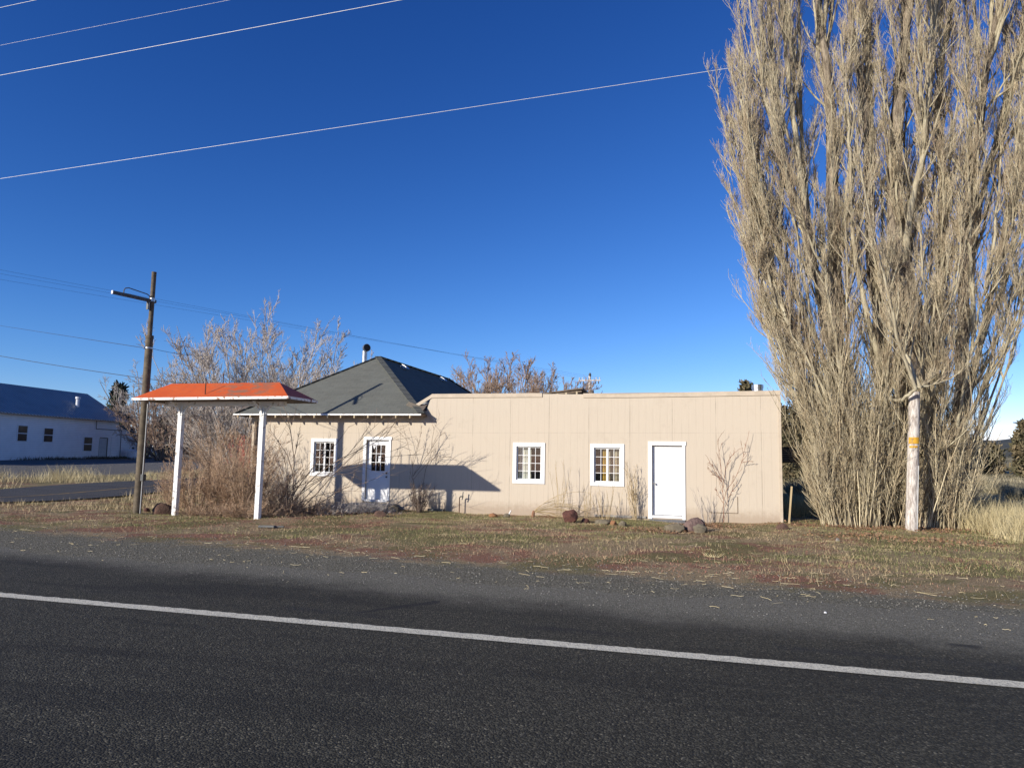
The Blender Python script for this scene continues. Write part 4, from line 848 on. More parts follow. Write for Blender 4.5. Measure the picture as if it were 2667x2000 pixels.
def poplar(label, Yd, lines, seed, shoots, stems, dens=1.0):
    """lines: list of (list of (px,py,dY), r_base, r_top, branches, branch length, side bias)"""
    rng = np.random.default_rng(seed)
    b0 = at(lines[0][0][0][0], lines[0][0][0][1], Yd); b0[2] = float(gz(b0[0], b0[1]))
    t = thing('poplar_tree', label, 'tree', b0, 'bare poplars beside the building')
    l1s, QS = [], []
    for li, (pp, rb, rt, nb, bl, lo) in enumerate(lines):
        pts = [at(a, b, Yd+c) for a, b, c in pp]; n = 34
        if li == 0 or pp[0][1] > 1350: pts[0][2] = float(gz(pts[0][0], pts[0][1]))-0.15
        Q = smooth_line(pts, n); Q[1:-1] += rng.normal(0, 0.018, (n-2, 3))
        rad = rb+(rt-rb)*np.linspace(0, 1, n)**0.8; rad[0:3] *= (1.25, 1.12, 1.04) if pp[0][1] > 1350 else (1, 1, 1)
        rad = rad*(1+rng.normal(0, 0.03, n))
        V, F = tubes(Q[None], rad[None], 14); obj('trunk' if rb > 0.12 else 'limb', V, F, M['poplar_bark'] if rb > 0.16 else M['poplar_limb'], t, True)
        S = Q[None]; nb = int(nb*dens); QS += [(Q[i], rad[i]) for i in range(2, n-4)]
        A_, T, tt, pi = sample(S, rng, nb, lo, 0.99); d = away(T, rng, 30, 9); d[:, 2] = np.abs(d[:, 2]); d = unit(d)
        Lb = bl*rng.uniform(0.35, 1.25, nb)*(1.1-0.35*tt)
        B = grow(A_, d, Lb, 9, rng, (0, 0, 0.85), 0.06); l1s.append((B, Lb))
    # fine upright stems that fill the outline of the crown, each bending up from low on the trunks
    ns, bx, xa, xb = stems; SS = []
    for k in range(ns):
        ye = float(rng.choice([rng.uniform(-650, 250), rng.uniform(150, 950)], p=[0.5, 0.5])); xl = max(xa, np.interp(ye, *OUT_L)); xr = min(xb, np.interp(ye, *OUT_R)); 
        if xr-xl < 15: continue
        f = rng.random(); f = f if rng.random() < 0.6 else (rng.random()*0.25 if bx < 2300 else (1-rng.random()*0.25 if bx > 2450 else f))
        xe = xl+(xr-xl)*f+6; y0 = min(ye+rng.uniform(420, 760), 1300); x0 = bx+(xe-bx)*(0.25 if y0 > 900 else 0.55)+rng.normal(0, 14); dy0, dy1 = rng.normal(0, 0.35), rng.normal(0, 0.95)
        a_ = at(x0, y0, Yd+dy0); near = min(QS, key=lambda q_: 1.0*abs(q_[0][0]-a_[0])+2.2*abs(q_[0][2]-a_[2])); a_ = near[0].copy(); e_ = at(xe, ye, Yd+dy1); c_ = a_*0.42+e_*0.58; c_[:2] = a_[:2]*0.30+e_[:2]*0.70; c_[2] = a_[2]*0.62+e_[2]*0.38
        t_ = np.linspace(0, 1, 14)[:, None]; q = a_*(1-t_)**2+2*c_*t_*(1-t_)+e_*t_**2; q[1:-1] += rng.normal(0, 0.022, (12, 3)); SS.append(q)
    SS = np.array(SS); Ls = np.linalg.norm(np.diff(SS, axis=1), axis=2).sum(1); V, F = tubes(SS, taper(len(SS), 14, 0.008+0.0055*Ls*rng.uniform(0.5, 1.4, len(SS)), np.full(len(SS), 0.007)), 6); obj('stems', V, F, M['poplar_limb'], t, True)
    A_, T, tt, pi = sample(SS, rng, 19, 0.10, 1.0); d = away(T, rng, 24, 7); d[:, 2] = np.abs(d[:, 2]); Lq = rng.uniform(0.45, 1.9, len(pi))*(1.15-0.5*tt); l1s.append((grow(A_, unit(d), Lq, 9, rng, (0, 0, 0.8), 0.055), Lq))
    B = np.concatenate([b for b, _ in l1s]); Lb = np.concatenate([l for _, l in l1s]); n1 = len(B)
    V, F = tubes(B, taper(n1, 9, 0.006+0.009*Lb*rng.uniform(0.5, 1.7, n1), np.full(n1, 0.006)), 5); obj('branches', V, F, M['poplar_limb'], t, True)
    A_, T, tt, pi = sample(B, rng, 11, 0.06, 1.0); d = away(T, rng, 20, 8)
    L2 = (0.18+Lb[pi]*0.26)*(1.15-0.5*tt)*rng.uniform(0.4, 1.5, len(pi)); C2 = grow(A_, d, L2, 6, rng, (0, 0, 0.9), 0.085); n2 = len(C2)
    p1 = tubes(C2, taper(n2, 6, np.full(n2, 0.0050), np.full(n2, 0.0024)), 3)
    A_, T, tt, pi = sample(C2, rng, 4, 0.2, 1.0); d = away(T, rng, 30, 12)
    D3 = grow(A_, d, rng.uniform(0.07, 0.30, len(A_)), 3, rng, (0, 0, 0.7), 0.12); n3 = len(D3)
    rr_ = np.stack([np.full(n3, 0.0030), np.full(n3, 0.0026), np.full(n3, 0.0036)], 1); p2 = tubes(D3, rr_, 3)
    V, F = join([p1, p2]); obj('crown', V, F, M['poplar_twig'], t)
    # sucker shoots round the foot
    ps = []
    for (pxa, pxb, pyb, dya, dyb, n, h, tilt, spr) in shoots:
        n = int(n*1.5); px = rng.uniform(pxa, pxb, n); dy = rng.uniform(dya, dyb, n)
        P0 = np.array([at(a, pyb, Yd+c) for a, c in zip(px, dy)]); P0[:, 2] = gz(P0[:, 0], P0[:, 1])-0.05
        f = (px-pxa)/(pxb-pxa); az = np.radians(tilt[0]+(tilt[1]-tilt[0])*f+rng.normal(0, spr, n)); d = np.stack([np.sin(az), rng.normal(-0.05, 0.22, n), np.cos(az)], -1)
        n = len(px); LL = h*rng.uniform(0.25, 1.0, n); S = grow(P0, d, LL, 10, rng, (0, 0, 0.45), 0.05); ps.append(tubes(S, taper(n, 10, 0.005+0.0024*LL*rng.uniform(0.5, 1.7, n), np.full(n, 0.0035)), 4))
        A_, T, tt, pi = sample(S, rng, 9, 0.15, 1.0); Bq = grow(A_, away(T, rng, 24, 8), LL[pi]*0.28*rng.uniform(0.4, 1.2, len(pi)), 6, rng, (0, 0, 0.5), 0.06); ps.append(tubes(Bq, taper(len(Bq), 6, np.full(len(Bq), 0.007), np.full(len(Bq), 0.0035)), 3))
        A_, T, tt, pi = sample(Bq, rng, 3, 0.2, 1.0); Cq = grow(A_, away(T, rng, 32, 10), rng.uniform(0.1, 0.4, len(pi)), 3, rng, (0, 0, 0.5), 0.06); ps.append(tubes(Cq, taper(len(Cq), 3, np.full(len(Cq), 0.0048), np.full(len(Cq), 0.0035)), 3))
    V, F = join(ps); obj('shoots', V, F, M['poplar_shoot'], t)
    return t
poplar('leftmost bare poplar leaning out over the end of the beige building', 21.3, [
    ([(2225,1376,0),(2203,1150,0),(2184,950,0),(2176,780,0),(2171,612,0.1),(2163,340,0.2),(2155,200,0.2),(2130,0,0.3),(2110,-250,0.3),(2100,-500,0.3)], 0.30, 0.05, 44, 2.1, 0.10),
    ([(2184,930,0.0),(2150,770,-0.1),(2112,690,-0.2),(2095,570,-0.3),(2050,480,-0.3),(2028,380,-0.3),(2015,230,-0.3),(2005,80,-0.3),(1992,-150,-0.3),(1985,-350,-0.3)], 0.185, 0.04, 39, 2.0, 0.12),
    ([(2100,600,-0.25),(2082,430,-0.1),(2060,250,0.0),(2045,100,0.1),(2030,-100,0.1),(2020,-300,0.1)], 0.10, 0.035, 21, 1.8, 0.1),
    ([(2196,1080,-0.1),(2130,900,-0.4),(2070,760,-0.6),(2020,620,-0.7),(1980,500,-0.8),(1950,380,-0.8),(1930,260,-0.8)], 0.075, 0.02, 31, 1.5, 0.12),
    ([(2192,1020,0.3),(2150,860,0.9),(2120,700,1.2),(2098,480,1.4),(2085,250,1.4),(2080,0,1.4),(2080,-250,1.4)], 0.11, 0.03, 25, 1.8, 0.12),
    ([(2199,1110,-0.2),(2125,960,-0.6),(2055,850,-0.8),(2000,760,-0.9),(1960,680,-0.9),(1935,590,-0.9)], 0.055, 0.016, 23, 1.4, 0.10),
    ([(2210,1200,-0.3),(2165,1060,-0.7),(2110,950,-0.9),(2060,860,-1.0),(2030,770,-1.0)], 0.045, 0.014, 18, 1.3, 0.10),
    ([(2205,1180,-0.4),(2190,1000,-0.9),(2172,860,-1.0),(2150,720,-1.0),(2140,560,-1.0)], 0.05, 0.015, 21, 1.4, 0.10),
    ], 11, [(2160, 2310, 1372, -1.1, 0.9, 250, 4.4, (-9, 6), 5), (2140, 2200, 1372, -0.9, 0.6, 110, 2.3, (-12, -3), 6)], (64, 2205, 1840, 2275))
poplar('tallest bare poplar with a massive trunk directly behind the wooden pole', 21.4, [
    ([(2398,1378,0),(2394,1250,0),(2388,1050,0),(2376,850,0),(2352,720,0),(2338,630,0),(2328,460,0),(2342,250,0),(2358,100,0),(2375,-100,0),(2380,-400,0)], 0.46, 0.07, 48, 2.2, 0.18),
    ([(2330,1376,0.3),(2305,1150,0.3),(2300,980,0.2),(2286,800,0.1),(2268,690,0.0),(2264,460,0),(2255,300,0),(2234,170,0),(2209,0,0),(2190,-250,0)], 0.24, 0.05, 44, 2.0, 0.12),
    ([(2265,450,0.0),(2266,300,0.1),(2256,90,0.2),(2240,-60,0.2),(2235,-300,0.2)], 0.11, 0.04, 18, 1.9, 0.1),
    ([(2392,1150,0.2),(2425,930,0.5),(2445,780,0.7),(2456,640,0.8),(2452,450,0.8),(2442,300,0.8),(2455,150,0.8),(2480,0,0.8),(2500,-250,0.8)], 0.20, 0.05, 39, 2.0, 0.12),
    ([(2350,715,-0.1),(2372,560,-0.5),(2400,420,-0.6),(2415,280,-0.7),(2425,100,-0.7),(2440,-120,-0.7)], 0.11, 0.03, 23, 1.8, 0.12),
    ([(2300,1000,-0.1),(2270,860,-0.6),(2240,740,-0.8),(2222,600,-0.9),(2215,430,-0.9),(2205,260,-0.9),(2190,90,-0.9)], 0.09, 0.025, 27, 1.6, 0.10),
    ([(2318,1200,-0.2),(2310,1020,-0.8),(2318,880,-1.0),(2312,760,-1.1),(2300,620,-1.1)], 0.06, 0.018, 23, 1.4, 0.08),
    ([(2395,1180,-0.5),(2402,1000,-0.9),(2412,860,-1.0),(2405,720,-1.0),(2395,580,-1.0)], 0.06, 0.018, 21, 1.4, 0.08),
    ([(2296,1005,0.2),(2316,1034,-0.9),(2345,1042,-1.7),(2383,1014,-2.05),(2408,1006,-2.0),(2455,988,-1.7),(2480,930,-1.5)], 0.06, 0.02, 10, 1.0, 0.3),
    ([(2330,1290,0.4),(2345,1100,0.9),(2350,930,1.1),(2340,760,1.2),(2345,560,1.2)], 0.06, 0.02, 18, 1.4, 0.1),
    ], 12, [(2270, 2440, 1374, -0.8, 0.8, 150, 3.8, (-8, 10), 6)], (58, 2360, 2215, 2520))
poplar('rightmost bare poplar, thinner and leaning right above the straw grass', 21.3, [
    ([(2478,1376,0),(2492,1200,0),(2502,1000,0),(2508,800,0),(2518,630,0),(2536,420,0),(2572,170,0),(2600,0,0),(2630,-250,0),(2650,-450,0)], 0.20, 0.05, 39, 1.9, 0.12),
    ([(2492,1180,0.2),(2535,980,0.3),(2575,800,0.4),(2612,620,0.4),(2660,420,0.4),(2720,220,0.4),(2770,0,0.4)], 0.10, 0.025, 25, 1.6, 0.12),
    ([(2506,900,0.2),(2525,740,0.6),(2548,560,0.8),(2590,380,0.9),(2640,180,1.0),(2680,0,1.0),(2710,-200,1.0)], 0.10, 0.03, 21, 1.8, 0.12),
    ([(2488,1230,-0.2),(2500,1060,-0.7),(2530,900,-0.9),(2560,780,-1.0),(2590,690,-1.0)], 0.05, 0.015, 18, 1.3, 0.1),
    ], 13, [(2440, 2505, 1372, -0.7, 0.7, 85, 3.0, (-2, 9), 5), (2485, 2515, 1360, 0.2, 1.4, 8, 2.2, (10, 24), 6)], (40, 2482, 2470, 2760))

# bare trees behind
bush('bare_tree', 'pale grey many stemmed bare tree rising behind the orange canopy', 'tree', gx(640, 1230, 27.0), 8.1, 34, 50, M['grey_twig'], 21, None, (0.042, 0.010), 14, 9, 0.36, 0.40, 28, (-0.04, 0), 0.6, 0.3, (0.0105, 0.006), 0.035, 0.62, M['grey_twig'], 3, 0.2, 0.25)
bush('bare_tree', 'grey bare tree right of the taller one, touching the left slope of the hip roof', 'tree', gx(770, 1230, 28.5), 7.5, 24, 38, M['grey_twig'], 22, None, (0.04, 0.010), 14, 9, 0.36, 0.40, 28, (0.05, 0), 0.6, 0.4, (0.0105, 0.006), 0.035, 0.66, M['grey_twig'], 3, 0.2, 0.3)
bush('bare_tree', 'rounded reddish brown bare tree behind the flat roof of the wing', 'tree', gx(1325, 1200, 47.0), 8.4, 60, 62, M['red_twig'], 23, None, (0.05, 0.014), 13, 8, 0.34, 0.40, 27, (0, 0), 0.7, 0.35, (0.015, 0.0095), 0.035, 0.88, M['red_twig'], 3, 0.35, 0.2)
bush('bare_tree', 'open grey bare tree beyond the brown steel pole', 'tree', gx(378, 1190, 62.0), 10.6, 8, 24, M['grey_twig'], 24, None, (0.13, 0.025), 10, 7, 0.36, 0.40, 36, (-0.03, 0), 0.4, 0.2, (0.022, 0.012), 0.08, 0.65, M['dark_twig'], 3, 0.35, 0.1)
bush('bare_tree', 'small brown bare tree low beside the end of the white building', 'tree', gx(340, 1190, 74.0), 4.6, 10, 40, M['red_twig'], 25, None, (0.09, 0.02), 10, 7, 0.45, 0.42, 38, (0, 0), 0.4, 0.2, (0.022, 0.012), 0.08, 0.6, M['dark_twig'], 2, 0.2, 0.1)
for i, (px, Yt, H, lb) in enumerate(((425, 58, 8.0, 'dense brown leafless tree between the steel pole and the left canopy post'), (500, 66, 6.5, 'low brown leafless tree seen under the left half of the canopy'), (590, 44, 6.0, 'dark brown leafless tree by the left end of the hip roof'), (545, 90, 6.0, 'faint distant leafless tree seen under the middle of the canopy'))):
    bush('bare_tree', lb, 'tree', gx(px, 1200, Yt), H, 22, 46, M['red_twig'], 30+i, None, (0.07, 0.02), 10, 8, 0.4, 0.42, 36, (0, 0), 0.8, 0.2, (0.02, 0.012), 0.08, 0.5, M['dark_twig'], 2, 0.15, 0.1)

# conifers and junipers
def conifer(label, base, H, Rm, mat, seed, n=3500, size=0.16, kind='juniper_tree', pw=0.8, low=0.04, group='evergreens in the distance'):
    rng = np.random.default_rng(seed); base = np.array(base, float); t = thing(kind, label, 'tree', base, group)
    mb = MB(); mb.tube([base+(0, 0, -0.2), base+(0, 0, H*0.6), base+(0, 0, H*0.97)], [0.03*H*0.6, 0.012*H, 0.01], 7); mb.build('trunk', M['dark_twig'], t)
    nl = 60; cz = rng.uniform(low, 0.97, nl)**0.9; ca = rng.uniform(0, 2*np.pi, nl); env = lambda z: Rm*np.clip(1-z, 0, 1)**pw*np.clip(0.35+z*6, 0, 1)
    cr = env(cz)*rng.uniform(0.35, 0.95, nl); cen = np.stack([np.cos(ca)*cr, np.sin(ca)*cr, cz*H], -1); ls = (0.16+0.22*(1-cz))*Rm
    pi = rng.integers(0, nl, n); P = cen[pi]+rng.normal(size=(n, 3))*(ls[pi]*0.6)[:, None]*np.array([1, 1, 1.25]); P[:, 2] = np.clip(P[:, 2], 0.05, H*1.03); P += base
    a = unit(rng.normal(size=(n, 3))+np.array([0, 0, 0.6])); b = unit(np.cross(a, rng.normal(size=(n, 3)))); s = size*rng.uniform(0.5, 1.3, n)[:, None]
    V = np.stack([P-b*s*0.35, P+b*s*0.35, P+a*s*1.3+b*s*0.15, P+a*s*1.3-b*s*0.15], 1).reshape(-1, 3); F = np.arange(n*4).reshape(n, 4); obj('crown', V, F, mat, t); return t
conifer('dark spruce rising behind the lean-to of the white building', gx(297, 1190, 80), 9.0, 2.3, M['needles_green'], 41, 3800, 0.5, 'spruce_tree', 0.9)
conifer('brown green juniper just right of the beige building', gx(2092, 1225, 44), 4.9, 1.6, M['needles'], 42, 5000, 0.17)
conifer('dark juniper half hidden by the right end wall of the beige building', gx(2040, 1225, 50), 4.7, 1.5, M['needles'], 43, 3600, 0.2)
conifer('juniper whose top just shows above the flat roof beside the vent can', gx(1945, 1200, 58), 7.0, 1.7, M['needles'], 44, 3600, 0.24)
conifer('large rounded juniper at the right edge beyond the grass field', gx(2676, 1225, 60), 3.9, 1.15, M['needles'], 45, 5200, 0.22, pw=0.6)
conifer('low juniper in the field right of the poplars', gx(2575, 1225, 66), 2.3, 1.5, M['needles'], 46, 3600, 0.22, pw=0.5)
conifer('wide dark juniper seen between the poplar shoots and the field', gx(2480, 1225, 62), 3.2, 2.0, M['needles'], 47, 3600, 0.24, pw=0.5)
conifer('dark juniper between the left poplar shoots and the building end', gx(2150, 1225, 52), 4.6, 1.9, M['needles'], 48, 3600, 0.22, pw=0.6)
conifer('dark evergreen behind the left canopy post', gx(455, 1200, 72), 6.0, 3.2, M['needles_green'], 49, 3600, 0.4, pw=0.5)
conifer('dark evergreen low behind the brush under the canopy', gx(540, 1200, 84), 4.0, 4.5, M['needles'], 50, 3200, 0.45, pw=0.4)

# brush round the canopy and along the facade
gbk = 'brown brush under the canopy'
for i, (px, Yb, H, n, lb) in enumerate(((585, 16.9, 2.5, 44, 'tallest brown brush, dense in the middle under the orange canopy'), (515, 16.7, 1.9, 26, 'brown brush beside the left canopy post'), (635, 16.8, 2.2, 32, 'brown brush crowding against the right canopy post'), (600, 18.9, 3.2, 22, 'taller thin brush behind the canopy by the house corner'), (470, 19.5, 1.6, 24, 'sparse brown brush behind the left canopy post'), (700, 18.6, 1.7, 24, 'brown brush in front of the house wall right of the canopy post'))):
    bush('brush', lb, 'shrub', gx(px, 1330, Yb), H, n, 40, M['brush_twig'], 60+i, gbk, (0.011, 0.004), 9, 5, 0.42, 0.42, 32, (0, 0), 0.38, 0.25, (0.0042, 0.0022), 0.07, 0.5, None, 2, 0.1, 0.15)
for i, (px, Yb, H, n) in enumerate(((560, 16.2, 0.75, 70), (640, 16.3, 0.7, 60), (520, 16.3, 0.6, 50))):
    bush('tangled_weeds', ['low tangled weeds at the foot of the middle brush', 'low tangled weeds at the foot of the right canopy post', 'low tangled weeds right of the left canopy post foot'][i], 'weeds', gx(px, 1340, Yb), H, n, 70, M['brush_twig'], 70+i, 'low tangled weeds', (0.006, 0.003), 7, 4, 0.5, 0.5, 40, (0, 0), 0.4, 0.0, (0.0035, 0.002), 0.15, 0.4, None, 0, 0.1, 0.0)
for i, (px, Yb, H, n) in enumerate(((730, 17.6, 0.75, 90), (810, 18.2, 0.6, 80), (890, 18.6, 0.6, 80), (965, 19.0, 0.55, 80), (700, 16.9, 0.6, 60))):
    bush('tangled_weeds', ['grey tangled weeds in front of the house wall near the sapling', 'grey tangled weeds under the house window', 'grey tangled weeds left of the concrete step', 'grey tangled weeds in front of the concrete step', 'tangled weeds just right of the right canopy post'][i], 'weeds', gx(px, 1340, Yb), H, n, 75, M['grey_twig'] if i in (2, 3) else M['brush_twig'], 80+i, 'low tangled weeds', (0.006, 0.003), 7, 5, 0.5, 0.5, 40, (0, 0), 0.55, -0.1, (0.0035, 0.002), 0.16, 0.4, None, 0, 0.1, 0.0)
def lines_plant(name, label, cat, Yd, lines, mat, seed, r=0.02, n1=8, n2=4, l1=0.22, a1=28, up=0.1, group=None):
    """a plant whose main stems follow given courses"""
    rng = np.random.default_rng(seed); b0 = at(*lines[0][0][:2], Yd); b0[2] = float(gz(b0[0], b0[1])); t = thing(name, label, cat, b0, group); parts = []; ps = []
    for pts in lines:
        dep = [p[2] if len(p) > 2 else 0 for p in pts]; Q = smooth_line([at(p[0], p[1], Yd+dd) for p, dd in zip(pts, dep)], 16); L = np.linalg.norm(np.diff(Q, axis=0), axis=1).sum()
        Q[1:] += rng.normal(0, 0.006, (15, 3)); rr_ = r*rng.uniform(0.7, 1.2); parts.append(tubes(Q[None], taper(1, 16, [rr_], [0.0035]), 6))
        A_, T, tt, pi = sample(Q[None], rng, n1, 0.25, 1.0); B = grow(A_, away(T, rng, a1, 9), L*l1*(1.2-0.6*tt)*rng.uniform(0.5, 1.3, n1), 6, rng, (0, 0, up), 0.06); ps.append(tubes(B, taper(n1, 6, np.full(n1, 0.005+0.1*r), np.full(n1, 0.0025)), 3))
        if n2:
            LB = np.linalg.norm(np.diff(B, axis=1), axis=2).sum(1); A_, T, tt, pi = sample(B, rng, n2, 0.2, 1.0); Cq = grow(A_, away(T, rng, a1+5, 10), LB[pi]*0.45*rng.uniform(0.5, 1.3, len(pi)), 4, rng, (0, 0, up), 0.06); ps.append(tubes(Cq, taper(len(Cq), 4, np.full(len(Cq), 0.004), np.full(len(Cq), 0.0022)), 3))
    V, F = join(parts); obj('stems', V, F, mat, t, True); V, F = join(ps); obj('twigs', V, F, mat, t); return t
lines_plant('leaning_shrub', 'dark leaning shrub whose long branches sweep right across the house window and door', 'shrub', 18.6, [
    [(745,1345),(800,1260),(870,1205),(940,1170),(1000,1140),(1060,1110)], [(735,1345),(790,1275),(880,1225),(960,1195),(1050,1165)], [(750,1345),(815,1275),(900,1190),(945,1140),(990,1100),(1020,1085)],
    [(730,1345),(780,1290),(850,1240),(930,1205),(1010,1190),(1090,1185)], [(740,1345),(770,1280),(830,1200),(880,1150),(910,1110)], [(755,1348),(830,1310),(900,1270),(970,1250),(1030,1215)],
    [(760,1348),(820,1290),(890,1215),(960,1150),(1030,1095)], [(745,1345),(760,1290),(790,1230),(835,1170)], [(725,1345),(800,1300),(880,1280),(950,1280)], [(690,1335),(760,1275),(850,1240),(930,1232)], [(700,1340),(740,1290),(800,1235),(880,1200),(960,1165),(1010,1120)]], M['dark_twig'], 91, 0.014, 5, 3, 0.24, 26, 0.1)
lines_plant('sapling', 'slender dark sapling standing before the house wall left of the window', 'tree', 18.2, [[(762,1345),(766,1230),(763,1170),(752,1100),(735,1050),(715,1000)], [(765,1250),(750,1190),(725,1150),(700,1115)], [(764,1200),(775,1150),(782,1110)], [(750,1345),(748,1260),(742,1200),(730,1165)]], M['dark_twig'], 92, 0.015, 9, 4, 0.22, 34, 0.25)
lines_plant('sapling', 'thin sapling against the wall just right of the door with nine panes', 'tree', 20.6, [[(1075,1330),(1076,1260),(1072,1200),(1060,1150),(1048,1105)], [(1074,1215),(1090,1160),(1098,1110)], [(1076,1240),(1110,1190),(1135,1150),(1150,1130)], [(1100,1330),(1105,1240),(1120,1190),(1128,1130),(1130,1110)], [(1076,1250),(1120,1200),(1170,1190),(1200,1210)]], M['dark_twig'], 93, 0.008, 5, 3, 0.25, 30, 0.1)
bush('wall_shrub', 'small dense dark shrub at the wall inside the canopy shadow', 'shrub', gx(1092, 1325, 20.2), 1.05, 40, 28, M['dark_twig'], 94, None, (0.008, 0.003), 6, 3, 0.35, 0.4, 26, (0, 0), 0.12, 0.2, (0.004, 0.002))
def stalks(label, px, py, Yd, H, n, spread, mat, seed, group='thin bare shrubs along the wing wall', n1=4, n2=0, r=(0.007, 0.0025), lean=(0, 0), jit=0.12, a1=20, name='bare_shrub', l1=0.3, up=0.35, wob=0.04):
    return bush(name, label, 'shrub', gx(px, py, Yd), H, n, spread, mat, seed, group, r, n1, n2, l1, 0.4, a1, lean, jit, up, (0.0035, 0.002), wob, 0.55)
stalks('tall thin bare stalks between the two wing windows', 1457, 1342, 20.3, 1.75, 7, 7, M['tan_twig'], 101)
stalks('upright stalks with dry seed tips below the window beside the plain door', 1578, 1345, 20.1, 1.15, 12, 26, M['tan_twig'], 102, n1=3, jit=0.14)
stalks('thin stalks left of the window beside the plain door', 1527, 1345, 20.3, 1.2, 8, 10, M['tan_twig'], 103, jit=0.2)
stalks('tall feathery tan shrub at the left jamb of the plain white door', 1655, 1366, 20.6, 1.8, 11, 12, M['tan_twig'], 104, n1=7, n2=2, jit=0.08, lean=(-0.1, 0))
stalks('small grey shrub between the plain white door and the red stemmed shrub', 1840, 1370, 20.4, 1.15, 9, 22, M['grey_twig'], 105, n1=5)
lines_plant('bare_shrub', 'tall rust red stemmed shrub on the wall right of the plain door', 'shrub', 20.62, [[(1885,1375),(1884,1300),(1880,1250),(1876,1200),(1872,1170),(1868,1147)], [(1886,1300),(1893,1275),(1912,1250),(1930,1210),(1940,1170),(1951,1122)], [(1880,1255),(1865,1230),(1850,1205),(1837,1184)], [(1884,1270),(1888,1225),(1900,1195),(1925,1168)], [(1880,1245),(1858,1235),(1843,1215)], [(1883,1310),(1870,1285),(1862,1270)], [(1888,1320),(1905,1280),(1920,1255)], [(1932,1205),(1945,1202),(1962,1202)]], M['rose_twig'], 106, 0.008, 8, 2, 0.16, 30, 0.25, 'thin bare shrubs along the wing wall')
def arching():
    base = gx(1388, 1338, 19.9); t = thing('arching_stems', 'fallen tan stems arching right from a cut stump below the wing windows', 'shrub', base); rng = np.random.default_rng(108); n = 16
    d = np.stack([rng.uniform(0.6, 1.0, n), rng.normal(0, 0.12, n), rng.uniform(0.15, 0.75, n)], -1); P0 = np.tile(base+(0, 0, 0.12), (n, 1)); S = grow(P0, d, rng.uniform(0.9, 2.0, n), 12, rng, (0.6, 0, -0.9), 0.04); S[..., 2] = np.maximum(S[..., 2], 0.0)
    V, F = tubes(S, taper(n, 12, np.full(n, 0.008), np.full(n, 0.003)), 4); obj('stems', V, F, M['tan_twig'], t)
    A_, T, tt, pi = sample(S, rng, 7, 0.3); B = grow(A_, away(T, rng, 28, 9), rng.uniform(0.15, 0.5, len(pi)), 5, rng, (0.3, 0, -0.1), 0.05); V, F = tubes(B, taper(len(B), 5, np.full(len(B), 0.004), np.full(len(B), 0.002)), 3); obj('twigs', V, F, M['tan_twig'], t)
    mb = MB(); mb.tube([base+(0, 0, -0.05), base+(0.01, 0, 0.10), base+(0.03, 0, 0.17)], [0.05, 0.045, 0.035], 9); mb.build('stump', M['rose_twig'], t)
arching()

# ------------------------------------------------------------------ grass and other ground cover
def blades(name, P, H, w, mat, seed, bend=0.35, npts=4, label=None):
    rng = np.random.default_rng(seed); n = len(P); az = rng.uniform(0, 2*np.pi, n); tl = np.radians(rng.uniform(2, 28, n))
    d = np.stack([np.sin(tl)*np.cos(az), np.sin(tl)*np.sin(az), np.cos(tl)], -1); b = np.stack([np.cos(az), np.sin(az), -np.full(n, 0.6)], -1)*(bend*rng.random(n))[:, None]
    S = grow(P, d, H, npts, rng, b, 0.04); ww = np.asarray(w).reshape(-1, 1)*np.linspace(1, 0.12, npts)[None]*np.ones((n, 1)); V, F = ribbons(S, ww, rng=rng); return tag(obj(name, V, F, mat), kind='stuff')
def scatter(rng, n, x0, x1, y0, y1, dens=None):
    P = np.stack([rng.uniform(x0, x1, n), rng.uniform(y0, y1, n)], -1)
    if dens is not None: P = P[rng.random(n) < dens(P[:, 0], P[:, 1])]
    return np.concatenate([P, gz(P[:, 0], P[:, 1])[:, None]-0.01], 1)
def vn(x, y, s, seed):
    """cheap value noise 0..1"""
    def h(i, j): v = np.sin(i*127.1+j*311.7+seed*74.7)*43758.5453; return v-np.floor(v)
    x, y = x*s, y*s; i, j = np.floor(x), np.floor(y); f, g_ = x-i, y-j; f = f*f*(3-2*f); g_ = g_*g_*(3-2*g_)
    return (h(i, j)*(1-f)+h(i+1, j)*f)*(1-g_)+(h(i, j+1)*(1-f)+h(i+1, j+1)*f)*g_
def edge(x): return 10.5-0.085*x
def not_building(x, y): return ~((x > -14.9) & (x < 2.0) & (y > YF-0.02) & (y < 34.3))
rng = np.random.default_rng(77)
def fld(seed, s, lo, hi, y0=0.0, y1=1.6): return lambda x, y: sstep(lo, hi, 0.6*vn(x, y, s, seed)+0.4*vn(x, y, s*3.1, seed+3))*sstep(y0, y1, y-edge(x))*not_building(x, y)
P = scatter(rng, 110000, -21.5, 12, 9.5, 21.5, fld(1, 0.8, 0.40, 0.62)); blades('brown_weeds', P, rng.uniform(0.02, 0.075, len(P)), np.full(len(P), 0.004), M['brown_weed'], 1, 0.8, 3)
P = scatter(rng, 90000, -21.5, 12, 9.5, 20.8, lambda x, y: np.clip(fld(2, 0.45, 0.48, 0.66, -0.3, 0.6)(x, y)+0.6*np.exp(-((y-edge(x)-1.0)/0.7)**2)*sstep(0.35, 0.6, vn(x, y, 0.5, 21)), 0, 1)); blades('red_weeds', P, rng.uniform(0.015, 0.05, len(P)), np.full(len(P), 0.005), M['red_weed'], 2, 0.8, 3)
P = scatter(rng, 130000, -21.5, 12, 12, 22, lambda x, y: np.clip(fld(3, 0.5, 0.45, 0.62)(x, y)+sstep(-9, -6, x)*sstep(YF-1.2, YF-0.3, y)*(x < -4)*0.8+sstep(0.5, 3.5, x)*sstep(12.5, 15.5, y)*0.75, 0, 1)*not_building(x, y)); blades('green_grass', P, rng.uniform(0.02, 0.07, len(P)), np.full(len(P), 0.004), M['green_grass'], 3, 0.8, 3)
